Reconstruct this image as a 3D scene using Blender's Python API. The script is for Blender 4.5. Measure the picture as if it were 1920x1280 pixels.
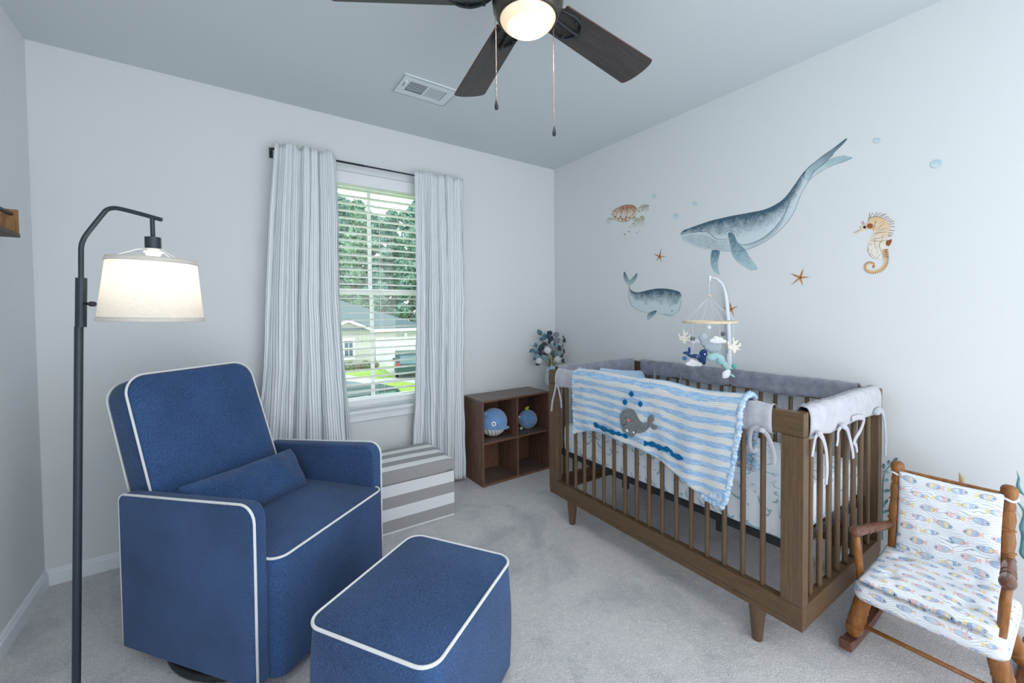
import bpy, bmesh, math, random
from math import sin, cos, pi, sqrt, radians, atan2, floor
from mathutils import Vector, Matrix, Euler, noise as mnoise
random.seed(7)
D = bpy.data
SC = bpy.context.scene
COL = SC.collection
for _o in list(D.objects):
    D.objects.remove(_o)

# ------------------------------------------------------------------ camera
FPX, PPX, PPY = 777.03, 960.0, 603.13
CAMP = Vector((-2.3767, -2.7381, 1.2216))
_y, _p, _r = 0.6115, 0.0247, -0.0105
_f = Vector((sin(_y)*cos(_p), cos(_y)*cos(_p), -sin(_p)))
_rt = Vector((cos(_y), -sin(_y), 0))
_up = _rt.cross(_f)
CR = _rt*cos(_r) + _up*sin(_r)
CU = _up*cos(_r) - _rt*sin(_r)
CF = _f
cd = D.cameras.new('camera'); cam = D.objects.new('camera', cd); COL.objects.link(cam)
cd.sensor_width = 36; cd.lens = FPX/1920*36; cd.shift_y = (PPY-640)/1920
cd.clip_start = 0.02; cd.clip_end = 500
_m = Matrix((CR, CU, -CF)).transposed().to_4x4(); _m.translation = CAMP
cam.matrix_world = _m
SC.camera = cam

# ------------------------------------------------------------------ light and exposure
W = D.worlds.new('overcast_sky'); SC.world = W; W.use_nodes = True
_bg = W.node_tree.nodes['Background']
_bg.inputs[0].default_value = (0.91, 0.955, 1.0, 1); _bg.inputs[1].default_value = 1.25
SC.view_settings.view_transform = 'Standard'; SC.view_settings.look = 'None'
SC.view_settings.gamma = 1; SC.view_settings.exposure = 1.02
SC.view_settings.use_curve_mapping = False

def at(u, v, **k):
    """the point of the room seen at (u, v) of the photo that lies on the plane x=, y= or z= (or at distance d=)"""
    d = CF + CR*((u-PPX)/FPX) + CU*((PPY-v)/FPX)
    if 'd' in k: return CAMP + d*k['d']
    if 'n' in k:
        n = k['n']; t = (k['p']-CAMP).dot(n)/d.dot(n); return CAMP + d*t
    a, val = next(iter(k.items())); i = 'xyz'.index(a)
    return CAMP + d*((val-CAMP[i])/d[i])

# ------------------------------------------------------------------ colours and node maths
def hx(s):
    s = s.lstrip('#'); v = [int(s[i:i+2], 16)/255 for i in (0, 2, 4)]
    return tuple(((c/12.92) if c <= .04045 else ((c+.055)/1.055)**2.4) for c in v) + (1,)

class Ex:
    """a value socket with arithmetic"""
    def __init__(s, nt, sock): s.nt, s.s = nt, sock
    def _m(s, op, *o, rev=False):
        n = s.nt.nodes.new('ShaderNodeMath'); n.operation = op
        args = [s]+list(o)
        if rev: args = args[::-1]
        for i, a in enumerate(args):
            if isinstance(a, Ex): s.nt.links.new(a.s, n.inputs[i])
            else: n.inputs[i].default_value = a
        return Ex(s.nt, n.outputs[0])
    def __add__(s, o): return s._m('ADD', o)
    __radd__ = __add__
    def __sub__(s, o): return s._m('SUBTRACT', o)
    def __rsub__(s, o): return s._m('SUBTRACT', o, rev=True)
    def __mul__(s, o): return s._m('MULTIPLY', o)
    __rmul__ = __mul__
    def __truediv__(s, o): return s._m('DIVIDE', o)
    def __lt__(s, o): return s._m('LESS_THAN', o)
    def __gt__(s, o): return s._m('GREATER_THAN', o)
    def fract(s): return s._m('FRACT')
    def floor(s): return s._m('FLOOR')
    def abs(s): return s._m('ABSOLUTE')
    def sin(s): return s._m('SINE')
    def sqrt(s): return s._m('SQRT')
    def min(s, o): return s._m('MINIMUM', o)
    def max(s, o): return s._m('MAXIMUM', o)
    def pow(s, o): return s._m('POWER', o)
    def mod(s, o): return s._m('FLOORED_MODULO', o)
    def clamp(s): return s._m('MAXIMUM', 0.0)._m('MINIMUM', 1.0)
    def ramp(s, a, b): return ((s-a)/(b-a)).clamp()

class Mat:
    def __init__(s, name, rough=.6, metal=0., spec=.3):
        s.m = D.materials.new(name); s.m.use_nodes = True; s.nt = s.m.node_tree
        s.b = s.nt.nodes['Principled BSDF']
        s.b.inputs['Roughness'].default_value = rough; s.b.inputs['Metallic'].default_value = metal
        s.b.inputs['Specular IOR Level'].default_value = spec
    def coord(s, kind='Object', scale=(1, 1, 1), rot=(0, 0, 0)):
        t = s.nt.nodes.new('ShaderNodeTexCoord'); mp = s.nt.nodes.new('ShaderNodeMapping')
        mp.inputs['Scale'].default_value = scale; mp.inputs['Rotation'].default_value = rot
        s.nt.links.new(t.outputs[kind], mp.inputs[0]); return mp.outputs[0]
    def xyz(s, vec):
        n = s.nt.nodes.new('ShaderNodeSeparateXYZ'); s.nt.links.new(vec, n.inputs[0])
        return [Ex(s.nt, n.outputs[i]) for i in range(3)]
    def vec(s, a, b, c=0.):
        n = s.nt.nodes.new('ShaderNodeCombineXYZ')
        for i, q in enumerate((a, b, c)):
            if isinstance(q, Ex): s.nt.links.new(q.s, n.inputs[i])
            else: n.inputs[i].default_value = q
        return n.outputs[0]
    def noise(s, vec, scale=5., detail=2., rough=.5, dist=0.):
        n = s.nt.nodes.new('ShaderNodeTexNoise'); s.nt.links.new(vec, n.inputs['Vector'])
        n.inputs['Scale'].default_value = scale; n.inputs['Detail'].default_value = detail
        n.inputs['Roughness'].default_value = rough; n.inputs['Distortion'].default_value = dist
        return Ex(s.nt, n.outputs[0])
    def voro(s, vec, scale=5., feature='F1', out='Distance'):
        n = s.nt.nodes.new('ShaderNodeTexVoronoi'); n.feature = feature; s.nt.links.new(vec, n.inputs['Vector'])
        n.inputs['Scale'].default_value = scale; return Ex(s.nt, n.outputs[out])
    def white(s, vec):
        n = s.nt.nodes.new('ShaderNodeTexWhiteNoise'); s.nt.links.new(vec, n.inputs['Vector']); return Ex(s.nt, n.outputs[0])
    def mix(s, a, b, f):
        n = s.nt.nodes.new('ShaderNodeMix'); n.data_type = 'RGBA'
        for i, q in ((6, a), (7, b)):
            if isinstance(q, Ex): s.nt.links.new(q.s, n.inputs[i])
            else: n.inputs[i].default_value = q
        if isinstance(f, Ex): s.nt.links.new(f.s, n.inputs[0])
        else: n.inputs[0].default_value = f
        return Ex(s.nt, n.outputs[2])
    def ramp(s, f, stops):
        n = s.nt.nodes.new('ShaderNodeValToRGB'); cr = n.color_ramp
        while len(cr.elements) < len(stops): cr.elements.new(.5)
        for e, (p, c) in zip(cr.elements, stops): e.position = p; e.color = c
        s.nt.links.new(f.s, n.inputs[0]); return Ex(s.nt, n.outputs[0])
    def color(s, c):
        if isinstance(c, Ex): s.nt.links.new(c.s, s.b.inputs['Base Color'])
        else: s.b.inputs['Base Color'].default_value = c
        return s
    def bump(s, h, strength=.3, dist=.01):
        n = s.nt.nodes.new('ShaderNodeBump'); n.inputs['Strength'].default_value = strength
        n.inputs['Distance'].default_value = dist; s.nt.links.new(h.s, n.inputs['Height'])
        s.nt.links.new(n.outputs[0], s.b.inputs['Normal']); return s

def plain(name, col, rough=.6, metal=0., var=.06, scale=30, bump=0., spec=.3):
    m = Mat(name, rough, metal, spec); v = m.coord()
    n = m.noise(v, scale, 3)
    c = hx(col); dk = tuple(x*(1-var*2) for x in c[:3])+(1,); lt = tuple(min(1, x*(1+var)) for x in c[:3])+(1,)
    m.color(m.mix(dk, lt, n.ramp(.3, .7)))
    if bump: m.bump(n, bump, .003)
    return m.m

def fabric(name, col, var=.15, scale=900, bump=.25, sheen=.2, big=6):
    m = Mat(name, .95, 0, .1); v = m.coord()
    n = m.noise(v, scale, 2, .7); b = m.noise(v, big, 3)
    c = hx(col); dk = tuple(x*(1-var) for x in c[:3])+(1,); lt = tuple(min(1, x*(1+var)) for x in c[:3])+(1,)
    m.color(m.mix(dk, lt, (n*.75+b*.25).ramp(.35, .65)))
    m.bump(n*.6+b*.4, bump, .002)
    m.b.inputs['Sheen Weight'].default_value = sheen; m.b.inputs['Sheen Roughness'].default_value = .6
    return m.m

def wood(name, dark, light, axis=2, scale=9, rough=.45, stretch=12, spec=.35, kind='Object'):
    m = Mat(name, rough, 0, spec); sc = [stretch]*3; sc[axis] = 1
    v = m.coord(kind, tuple(sc))
    n = m.noise(v, scale, 5, .65, .4); f = m.noise(v, scale*7, 3, .6)
    m.color(m.mix(hx(dark), hx(light), (n*.7+f*.3).ramp(.32, .66)))
    m.bump(f, .08, .002); return m.m

# ------------------------------------------------------------------ object helpers
def tag(o, label=None, cat=None, group=None, kind=None):
    if label: o['label'] = label
    if cat: o['category'] = cat
    if group: o['group'] = group
    if kind: o['kind'] = kind
    return o

def empty(name, loc=(0, 0, 0), rz=0., label=None, cat=None, group=None):
    o = D.objects.new(name, None); COL.objects.link(o); o.location = loc; o.rotation_euler = (0, 0, rz)
    o.empty_display_size = .05
    return tag(o, label, cat, group)

def mk(name, bm, mat, parent=None, smooth=True, bevel=0, seg=3, sub=0, loc=None, rot=None, auto=None):
    me = D.meshes.new(name); bm.normal_update(); bm.to_mesh(me); bm.free()
    for m in (mat if isinstance(mat, (list, tuple)) else [mat]): me.materials.append(m)
    o = D.objects.new(name, me); COL.objects.link(o)
    if parent: o.parent = parent
    if smooth:
        for p in me.polygons: p.use_smooth = True
    if bevel:
        b = o.modifiers.new('bevel', 'BEVEL'); b.width = bevel; b.segments = seg; b.limit_method = 'ANGLE'; b.angle_limit = radians(35)
        wn = o.modifiers.new('wn', 'WEIGHTED_NORMAL'); wn.keep_sharp = True
    elif smooth and auto is not None:
        me.set_sharp_from_angle(angle=radians(auto))
    if sub:
        s = o.modifiers.new('sub', 'SUBSURF'); s.levels = sub; s.render_levels = sub
    if loc is not None: o.location = loc
    if rot is not None: o.rotation_euler = rot
    return o

def struct(name, bm, mat, **k):
    o = mk(name, bm, mat, smooth=False, **k); o['kind'] = 'structure'; return o

def bx(bm, x0, x1, y0, y1, z0, z1, mi=0, M=None):
    vs = [bm.verts.new((x, y, z)) for x in (x0, x1) for y in (y0, y1) for z in (z0, z1)]
    if M is not None:
        for v in vs: v.co = M @ v.co
    for f in ((0, 1, 3, 2), (4, 6, 7, 5), (0, 4, 5, 1), (2, 3, 7, 6), (0, 2, 6, 4), (1, 5, 7, 3)):
        fc = bm.faces.new([vs[i] for i in f]); fc.material_index = mi
    return vs

def box(x0, x1, y0, y1, z0, z1): 
    bm = bmesh.new(); bx(bm, x0, x1, y0, y1, z0, z1); return bm

def frames(pts, closed=False):
    n = len(pts); T = []
    for i in range(n):
        a = pts[(i-1) % n] if (closed or i > 0) else pts[i]; b = pts[(i+1) % n] if (closed or i < n-1) else pts[i]
        T.append((b-a).normalized())
    up = Vector((0, 0, 1)) if abs(T[0].z) < .9 else Vector((1, 0, 0))
    N = [(up - T[0]*up.dot(T[0])).normalized()]
    for i in range(1, n):
        v = N[-1]-T[i]*N[-1].dot(T[i]); N.append(v.normalized() if v.length > 1e-6 else N[-1])
    return T, N

def tube(bm, pts, r, seg=10, closed=False, cap=True, flat=1., mi=0, twist=0.):
    """sweep a circle (flat<1: an ellipse) of radius r (number or list) along pts"""
    pts = [Vector(p) for p in pts]; n = len(pts); T, N = frames(pts, closed); rings = []
    for i, p in enumerate(pts):
        rr = r[i] if isinstance(r, (list, tuple)) else r
        B = T[i].cross(N[i]); ring = []
        for j in range(seg):
            a = 2*pi*j/seg+twist
            ring.append(bm.verts.new(p + N[i]*cos(a)*rr + B*sin(a)*rr*flat))
        rings.append(ring)
    m = n if closed else n-1
    for i in range(m):
        A, Bb = rings[i], rings[(i+1) % n]
        for j in range(seg):
            f = bm.faces.new((A[j], A[(j+1) % seg], Bb[(j+1) % seg], Bb[j])); f.material_index = mi
    if cap and not closed:
        f = bm.faces.new(rings[0][::-1]); f.material_index = mi; f = bm.faces.new(rings[-1]); f.material_index = mi
    return bm

def curve(pts, n=8, closed=False):
    """Catmull-Rom through pts"""
    P = [Vector(p) for p in pts]; out = []; m = len(P)
    rng = range(m) if closed else range(m-1)
    for i in rng:
        p0 = P[(i-1) % m] if (closed or i > 0) else P[i]*2-P[i+1]
        p1, p2 = P[i], P[(i+1) % m]
        p3 = P[(i+2) % m] if (closed or i < m-2) else P[i+1]*2-P[i]
        for k in range(n):
            t = k/n; out.append(.5*((2*p1)+(p2-p0)*t+(2*p0-5*p1+4*p2-p3)*t*t+(3*p1-p0-3*p2+p3)*t**3))
    if not closed: out.append(P[-1])
    return out

def turned(bm, p0, p1, prof, seg=16, mi=0):
    """lathe a profile of (t, r) along the line p0-p1"""
    p0, p1 = Vector(p0), Vector(p1)
    return tube(bm, [p0.lerp(p1, t) if 0 <= t <= 1 else p0+(p1-p0)*t for t, r in prof], [r for t, r in prof], seg, mi=mi)

def lathe(bm, prof, seg=32, c=(0, 0, 0), mi=0, close=False):
    c = Vector(c); rings = []
    for r, z in prof:
        if r < 1e-5: rings.append([bm.verts.new(c+Vector((0, 0, z)))])
        else: rings.append([bm.verts.new(c+Vector((r*cos(2*pi*j/seg), r*sin(2*pi*j/seg), z))) for j in range(seg)])
    for A, B in zip(rings, rings[1:]):
        for j in range(seg):
            a = [A[j % len(A)], A[(j+1) % len(A)], B[(j+1) % len(B)], B[j % len(B)]]
            q = []
            for v in a:
                if v not in q: q.append(v)
            if len(q) > 2: f = bm.faces.new(q); f.material_index = mi
    return bm

def prism(bm, poly, d, mi=0):
    """extrude a closed 3-D polygon by vector d"""
    d = Vector(d); a = [bm.verts.new(p) for p in poly]; b = [bm.verts.new(Vector(p)+d) for p in poly]; n = len(a)
    for i in range(n):
        f = bm.faces.new((a[i], a[(i+1) % n], b[(i+1) % n], b[i])); f.material_index = mi
    f1 = bm.faces.new(a[::-1]); f2 = bm.faces.new(b); f1.material_index = f2.material_index = mi
    return bm

def rrect(w, h, r, n=6):
    """rounded rectangle 0..w x 0..h; r is one radius or four (bl, br, tr, tl)"""
    if not isinstance(r, (list, tuple)): r = (r,)*4
    out = []
    for (cx, cy, rr, a0) in ((r[0], r[0], r[0], 180), (w-r[1], r[1], r[1], 270), (w-r[2], h-r[2], r[2], 0), (r[3], h-r[3], r[3], 90)):
        if rr <= 0: out.append((cx, cy)); continue
        for k in range(n+1):
            a = radians(a0+90*k/n); out.append((cx+rr*cos(a), cy+rr*sin(a)))
    return out

def grid(bm, f, nu, nv, closed_u=False, uvf=None, mi=0):
    """surface from f(u, v), u and v 0..1, with a UV layer"""
    uvl = bm.loops.layers.uv.verify()
    mu = nu if closed_u else nu+1
    V = [[bm.verts.new(f(i/nu, j/nv)) for j in range(nv+1)] for i in range(mu)]
    for i in range(nu):
        for j in range(nv):
            q = ((i, j), (i+1, j), (i+1, j+1), (i, j+1))
            fc = bm.faces.new([V[a % mu][b] for a, b in q]); fc.material_index = mi
            for l, (a, b) in zip(fc.loops, q):
                u, v = a/nu, b/nv
                l[uvl].uv = uvf(u, v) if uvf else (u, v)
    return bm

def ball(bm, c, r, seg=12, mi=0, M=None):
    r = (r,)*3 if not isinstance(r, (tuple, list)) else r
    nr = max(4, seg//2); c = Vector(c); rings = []
    R_ = M or Matrix.Identity(3)
    for i in range(nr+1):
        th = pi*i/nr
        if i in (0, nr): rings.append([bm.verts.new(c+R_@Vector((0, 0, r[2]*cos(th))))])
        else: rings.append([bm.verts.new(c+R_@Vector((r[0]*sin(th)*cos(2*pi*j/seg), r[1]*sin(th)*sin(2*pi*j/seg), r[2]*cos(th)))) for j in range(seg)])
    for A, B in zip(rings, rings[1:]):
        for j in range(seg):
            q = []
            for v in (A[j % len(A)], B[j % len(B)], B[(j+1) % len(B)], A[(j+1) % len(A)]):
                if v not in q: q.append(v)
            f = bm.faces.new(q); f.material_index = mi
    return bm

def blob(name, parts, mat, parent=None, vox=.004, smooth=6, loc=None):
    """soft stuffed shape: ellipsoids (centre, radii, z-rotation matrix or None) fused into one skin"""
    bm = bmesh.new()
    for p in parts:
        ball(bm, p[0], p[1], 14, M=p[2] if len(p) > 2 else None)
    o = mk(name, bm, mat, parent, loc=loc)
    r = o.modifiers.new('remesh', 'REMESH'); r.mode = 'VOXEL'; r.voxel_size = vox; r.use_smooth_shade = True
    s = o.modifiers.new('smooth', 'SMOOTH'); s.iterations = smooth; s.factor = .5
    return o

def copy_tree(o, parent=None):
    c = o.copy(); COL.objects.link(c)
    if parent is not None: c.parent = parent
    for ch in list(o.children): copy_tree(ch, c)
    return c
# ------------------------------------------------------------------ materials
def wall_mat(name, col):
    m = Mat(name, .85, 0, .15); v = m.coord(); n = m.noise(v, 260, 3, .6); b = m.noise(v, 1.3, 2)
    c = hx(col); m.color(m.mix(tuple(x*.985 for x in c[:3])+(1,), c, b)); m.bump(n, .08, .001); return m.m
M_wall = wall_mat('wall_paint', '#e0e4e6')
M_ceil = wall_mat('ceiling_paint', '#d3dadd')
M_trim = plain('white_trim_paint', '#e9eef2', .4, var=.01, scale=3)
M_white = plain('white_plastic', '#eef1f4', .4, var=.01, scale=5)
m = Mat('carpet_pile', .98, 0, .05); v = m.coord()
_a = m.noise(v, 250, 4, .8); _b = m.noise(v, 2.6, 5, .62, .8); _c = m.noise(v, 22, 4, .65, .3); _d = m.voro(v, 200)
_t = (_a*.62+_c*.16+_d*.25)
_s = m.mix(hx('#d0cfd4'), hx('#fffdfd'), _t.ramp(.30, .66))
m.color(m.mix(_s, m.mix(hx('#a8abb1'), hx('#e0e1e5'), _t.ramp(.3, .66)), (_b*.75+_c*.25).ramp(.50, .66)))
m.bump(_a*.5+_d*.3+_c*.6, .9, .012); M_carpet = m.m

# ------------------------------------------------------------------ room shell
RW, RD, RH = 3.0571, -3.35, 2.44       # room spans x -RW..0, y RD..0
WX0, WX1, WZ0, WZ1 = -2.0, -1.09, .588, 2.112
bm = bmesh.new()
for b in ((-RW-.12, WX0, 0, .14, -.1, RH+.1), (WX1, .12, 0, .14, -.1, RH+.1), (WX0, WX1, 0, .14, -.1, WZ0), (WX0, WX1, 0, .14, WZ1, RH+.1)): bx(bm, *b)
struct('wall_back', bm, M_wall)
struct('wall_right', box(0, .12, RD, 0, -.1, RH+.1), M_wall)
struct('wall_left', box(-RW-.12, -RW, RD, 0, -.1, RH+.1), M_wall)
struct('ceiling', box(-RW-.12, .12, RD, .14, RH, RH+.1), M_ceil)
struct('floor', box(-RW-.12, .12, RD, .14, -.1, 0), M_carpet)
BP = [(0, 0), (.014, 0), (.014, .055), (.009, .062), (.009, .068), (.004, .0755), (0, .0755)]
def baseboard(name, p0, p1, n):
    p0, p1, n = Vector(p0), Vector(p1), Vector(n)
    struct(name, prism(bmesh.new(), [p0+n*a+Vector((0, 0, b)) for a, b in BP], p1-p0), M_trim)
baseboard('baseboard_back', (-RW, 0, 0), (0, 0, 0), (0, -1, 0))
baseboard('baseboard_right', (0, RD, 0), (0, -.014, 0), (-1, 0, 0))
baseboard('baseboard_left', (-RW, RD, 0), (-RW, -.014, 0), (1, 0, 0))

# window
M_vinyl = plain('white_window_vinyl', '#fafcfd', .35, var=.01, scale=3)
def bars(bm, x0, x1, z0, z1, w, y0, y1):
    bx(bm, x0, x0+w, y0, y1, z0, z1); bx(bm, x1-w, x1, y0, y1, z0, z1); bx(bm, x0+w, x1-w, y0, y1, z0, z0+w); bx(bm, x0+w, x1-w, y0, y1, z1-w, z1)
bm = bmesh.new(); bars(bm, WX0, WX1, WZ0+.01, WZ1, .03, .075, .135)
win = struct('window_1', bm, M_vinyl, bevel=.003)
mid = 1.362
for nm, z0, z1, y0, y1 in (('lower_sash', WZ0+.04, mid+.02, .078, .098), ('upper_sash', mid-.018, WZ1-.03, .102, .122)):
    bm = bmesh.new(); bars(bm, WX0+.03, WX1-.03, z0, z1, .036, y0, y1)
    bx(bm, -1.559, -1.535, y0+.006, y1-.004, z0+.03, z1-.03)
    s = mk(nm, bm, M_vinyl, win, smooth=False, bevel=.002)
    m = D.materials.get('window_glass')
    if not m:
        m = D.materials.new('window_glass'); m.use_nodes = True; nt = m.node_tree; nt.nodes.clear()
        o_ = nt.nodes.new('ShaderNodeOutputMaterial'); mx = nt.nodes.new('ShaderNodeMixShader'); tr = nt.nodes.new('ShaderNodeBsdfTransparent')
        gl = nt.nodes.new('ShaderNodeBsdfGlossy'); gl.inputs['Roughness'].default_value = .02; tr.inputs[0].default_value = (.88, .92, .91, 1)
        mx.inputs[0].default_value = .05
        nt.links.new(tr.outputs[0], mx.inputs[1]); nt.links.new(gl.outputs[0], mx.inputs[2]); nt.links.new(mx.outputs[0], o_.inputs[0])
    mk('glass_pane', box(WX0+.06, WX1-.06, (y0+y1)/2-.002, (y0+y1)/2+.002, z0+.03, z1-.03), m, s, smooth=False)
bm = bmesh.new(); bx(bm, WX0-.055, WX1+.055, -.036, .0, WZ0-.008, WZ0+.012); bx(bm, WX0+.001, WX1-.001, -.001, .078, WZ0-.008, WZ0+.012)
struct('trim_1', bm, M_trim, bevel=.004)
bm = bmesh.new(); bx(bm, WX0-.04, WX1+.04, -.016, 0, WZ0-.062, WZ0-.008); bx(bm, WX0-.03, WX1+.03, -.022, 0, WZ0-.022, WZ0-.008)
struct('trim_2', bm, M_trim, bevel=.004)

# blind
bl = empty('window_blind', (-1.545, .03, WZ1), 0, 'white horizontal slat blind hanging in the window between the curtains', 'window blind')
def B_(nm, bm, mat=None, **k): return mk(nm, bm, mat or M_white, bl, smooth=False, **k)
hw = .44
B_('headrail', box(-hw, hw, -.028, .028, -.05, -.002))
B_('valance', box(-hw-.006, hw+.006, -.040, -.030, -.078, -.004), bevel=.003)
bm = bmesh.new(); z = -.098; k = 0
ZS = []
while z > -1.41:
    # slightly bowed slat
    for a in range(4):
        t0, t1 = -1+a*.5, -.5+a*.5
        y0, y1 = t0*.025, t1*.025; h0, h1 = .0045*(1-t0*t0), .0045*(1-t1*t1)
        q = [bm.verts.new(p) for p in ((-hw, y0, z+h0), (hw, y0, z+h0), (hw, y1, z+h1), (-hw, y1, z+h1))]
        q2 = [bm.verts.new((p.co.x, p.co.y, p.co.z-.0036)) for p in q]
        bm.faces.new(q); bm.faces.new(q2[::-1])
        for i in range(4): bm.faces.new((q[i], q2[i], q2[(i+1) % 4], q[(i+1) % 4]))
    ZS.append(z); z -= .0465
M_slat = Mat('white_slat_vinyl', .4); M_slat.color(hx('#ffffff'))
tr = M_slat.nt.nodes.new('ShaderNodeBsdfTranslucent'); mx = M_slat.nt.nodes.new('ShaderNodeMixShader'); mx.inputs[0].default_value = .5; tr.inputs[0].default_value = hx('#ffffff')
M_slat.nt.links.new(M_slat.b.outputs[0], mx.inputs[1]); M_slat.nt.links.new(tr.outputs[0], mx.inputs[2]); M_slat.nt.links.new(mx.outputs[0], M_slat.nt.nodes['Material Output'].inputs[0])
B_('slats', bm, M_slat.m)
B_('bottom_rail', box(-hw, hw, -.022, .022, -1.49, -1.452), bevel=.004)
bm = bmesh.new()
for x in (-.33, .047, .33):
    for y in (-.023, .023): tube(bm, [(x, y, -.05), (x, y, -1.455)], .0008, 5)
B_('ladder_cord', bm)
bm = bmesh.new(); tube(bm, [(.03, -.04, -.06), (.03, -.042, -1.0)], .0012, 6); B_('lift_cord', bm)

# ------------------------------------------------------------------ curtains
m = Mat('ticking_stripe_cotton', .9, 0, .1)
_u, _v, _ = m.xyz(m.coord('UV'))
_n = m.noise(m.coord('UV', (300, 300, 1)), 3, 3, .7)
_s = (_u*74).fract()
_st = ((_s-.5).abs() < .13)
_al = ((_u*37).fract() > .5)
_c = m.mix(hx('#fdfeff'), hx('#f3f9fd'), _n)
m.color(m.mix(_c, m.mix(hx('#7f98ab'), hx('#b4c5d2'), _al), _st*(_n*.5+.62)))
_w = m.noise(m.coord('Object', (1, 1, 1)), 14, 3, .5)
m.bump(_n*.15+_w*.9, .2, .008); m.b.inputs['Sheen Weight'].default_value = .1
tr = m.nt.nodes.new('ShaderNodeBsdfTranslucent'); mx = m.nt.nodes.new('ShaderNodeMixShader'); mx.inputs[0].default_value = .10
m.nt.links.new(m.b.inputs['Base Color'].links[0].from_socket, tr.inputs[0]); m.nt.links.new(m.b.outputs[0], mx.inputs[1]); m.nt.links.new(tr.outputs[0], mx.inputs[2])
m.nt.links.new(mx.outputs[0], m.nt.nodes['Material Output'].inputs[0])
M_curt = m.m
def curtain(name, L, R, z0, z1, width, nf, seed, label):
    rnd = random.Random(seed)
    ph = [rnd.uniform(0, 6.28) for _ in range(8)]
    def ip(T, z):
        for (za, xa), (zb, xb) in zip(T, T[1:]):
            if z >= zb: t = (z-zb)/(za-zb); return xb+(xa-xb)*t
        return T[-1][1]
    def f(u, v):
        z = z1+(z0-z1)*v
        hem = .012*sin(u*9+ph[0]) if v > .9 else 0
        top = (.012*sin(u*2*pi*nf*.5+ph[1])+.006*sin(u*31)) * max(0, 1-v*9)
        uu = u+.028*sin(2*pi*u*2.3+ph[2]+v*1.7)*min(1, v*2.5)*sin(pi*u)
        x = ip(L, z)+(ip(R, z)-ip(L, z))*uu
        amp = .015+.026*min(1, v*2)
        p = 2*pi*nf*(u+.04*sin(3.1*u+ph[3])+.018*sin(4*v+ph[4]))
        y = -.090 + amp*(sin(p)*.75+.45*sin(p*.53+ph[5]+v*1.2)+.22*sin(p*2.2+ph[6]-v*2))
        y += .004*sin(z*23+u*17+ph[7])
        x += amp*.42*cos(p)*.8
        return Vector((x, min(y, -.054), z+top+hem*.6))
    o = empty(name, (L[0][1], -.09, 0), 0, label, 'curtain')
    bm = bmesh.new(); g = lambda u, v: f(u, v)-Vector(o.location)
    grid(bm, g, 300, 70, uvf=lambda u, v: (u*width, v*2.1))
    c = mk('cloth', bm, M_curt, o)
    s = c.modifiers.new('solid', 'SOLIDIFY'); s.thickness = .0016
    bm = bmesh.new()
    tube(bm, [g(i/120, .052)+Vector((0, -.0012, 0)) for i in range(121)], .0012, 5)
    mk('header_stitching', bm, M_curt, o)
    return o
curtain('striped_curtain', [(2.18, -2.112), (1.78, -2.146), (1.31, -2.176), (.92, -2.2), (.4, -2.26), (0, -2.29)],
        [(2.18, -1.787), (1.825, -1.776), (1.31, -1.777), (.85, -1.757), (.43, -1.732), (0, -1.71)], .022, 2.176, 1.02, 6.4, 3,
        'blue and white striped curtain panel on the side of the navy glider chair')
curtain('striped_curtain', [(2.18, -1.303), (1.31, -1.322), (.6, -1.336), (.38, -1.35), (0, -1.36)],
        [(2.18, -.93), (1.6, -.925), (1.31, -.922), (.62, -.945), (0, -.95)], .03, 2.172, .86, 5.6, 11,
        'blue and white striped curtain panel beside the dark cube shelf')
M_black = plain('matte_black_metal', '#34383d', .45, .3, var=.05)
rod = empty('curtain_rod', (-1.52, -.058, 2.146), 0, 'thin black curtain rod above the window holding both striped panels', 'curtain rod')
bm = bmesh.new(); tube(bm, [(-.60, 0, 0), (-.1, 0, 0)], .0062, 12); mk('rod', bm, M_black, rod)
bm = bmesh.new(); tube(bm, [(-.1, 0, 0), (.592, 0, 0)], .0050, 12); mk('rod', bm, M_black, rod)
for x in (-.604, .594):
    bm = bmesh.new(); tube(bm, [(x, -.002, 0), (x, .04, 0)], .006, 10); bx(bm, x-.009, x+.009, .052, .058, -.035, .022); tube(bm, [(x, .04, 0), (x, .055, -.002)], .006, 10)
    mk('bracket', bm, M_black, rod, auto=40)

# ------------------------------------------------------------------ ceiling vent
vt = empty('ceiling_vent', (-1.432, -.587, 2.44), 0, 'white rectangular air vent in the ceiling near the fan', 'air vent')
M_vent = plain('white_vent_enamel', '#dfe8ec', .4, var=.01)
M_dark = plain('dark_duct_inside', '#3a4247', .8)
hx_, hy_ = .152, .096
bm = bmesh.new()
ix0, ix1, iy = -.105, .105, .052
for b in ((-hx_, ix0, -hy_, hy_), (ix1, hx_, -hy_, hy_), (ix0, ix1, -hy_, -iy), (ix0, ix1, iy, hy_), (-.005, .005, -iy, iy)):
    bx(bm, b[0], b[1], b[2], b[3], -.008, -.003)
for s in (-1, 1):
    bx(bm, s*hx_-.003, s*hx_+.003, -hy_, hy_, -.008, 0); bx(bm, -hx_, hx_, s*hy_-.003, s*hy_+.003, -.008, 0)
mk('face_plate', bm, M_vent, vt, smooth=False)
bm = bmesh.new()
for i in range(10):
    for x0, s in ((-.104, -1), (.008, 1)):
        x = x0+i*.0104+.002
        M_ = Matrix.Translation((x+.003, 0, -.0035)) @ Matrix.Rotation(radians(50*s), 4, 'Y')
        bx(bm, -.006, .006, -iy, iy, -.0006, .0006, M=M_)
mk('louvre', bm, M_vent, vt, smooth=False)
bm = bmesh.new()
for i in range(1, 6): bx(bm, -.105, -.006, -iy+i*.0173-.001, -iy+i*.0173+.001, -.006, -.001)
mk('damper_grid', bm, M_vent, vt, smooth=False)
mk('duct_opening', box(-.106, .106, -.053, .053, -.0012, -.0004), M_dark, vt, smooth=False)
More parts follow.
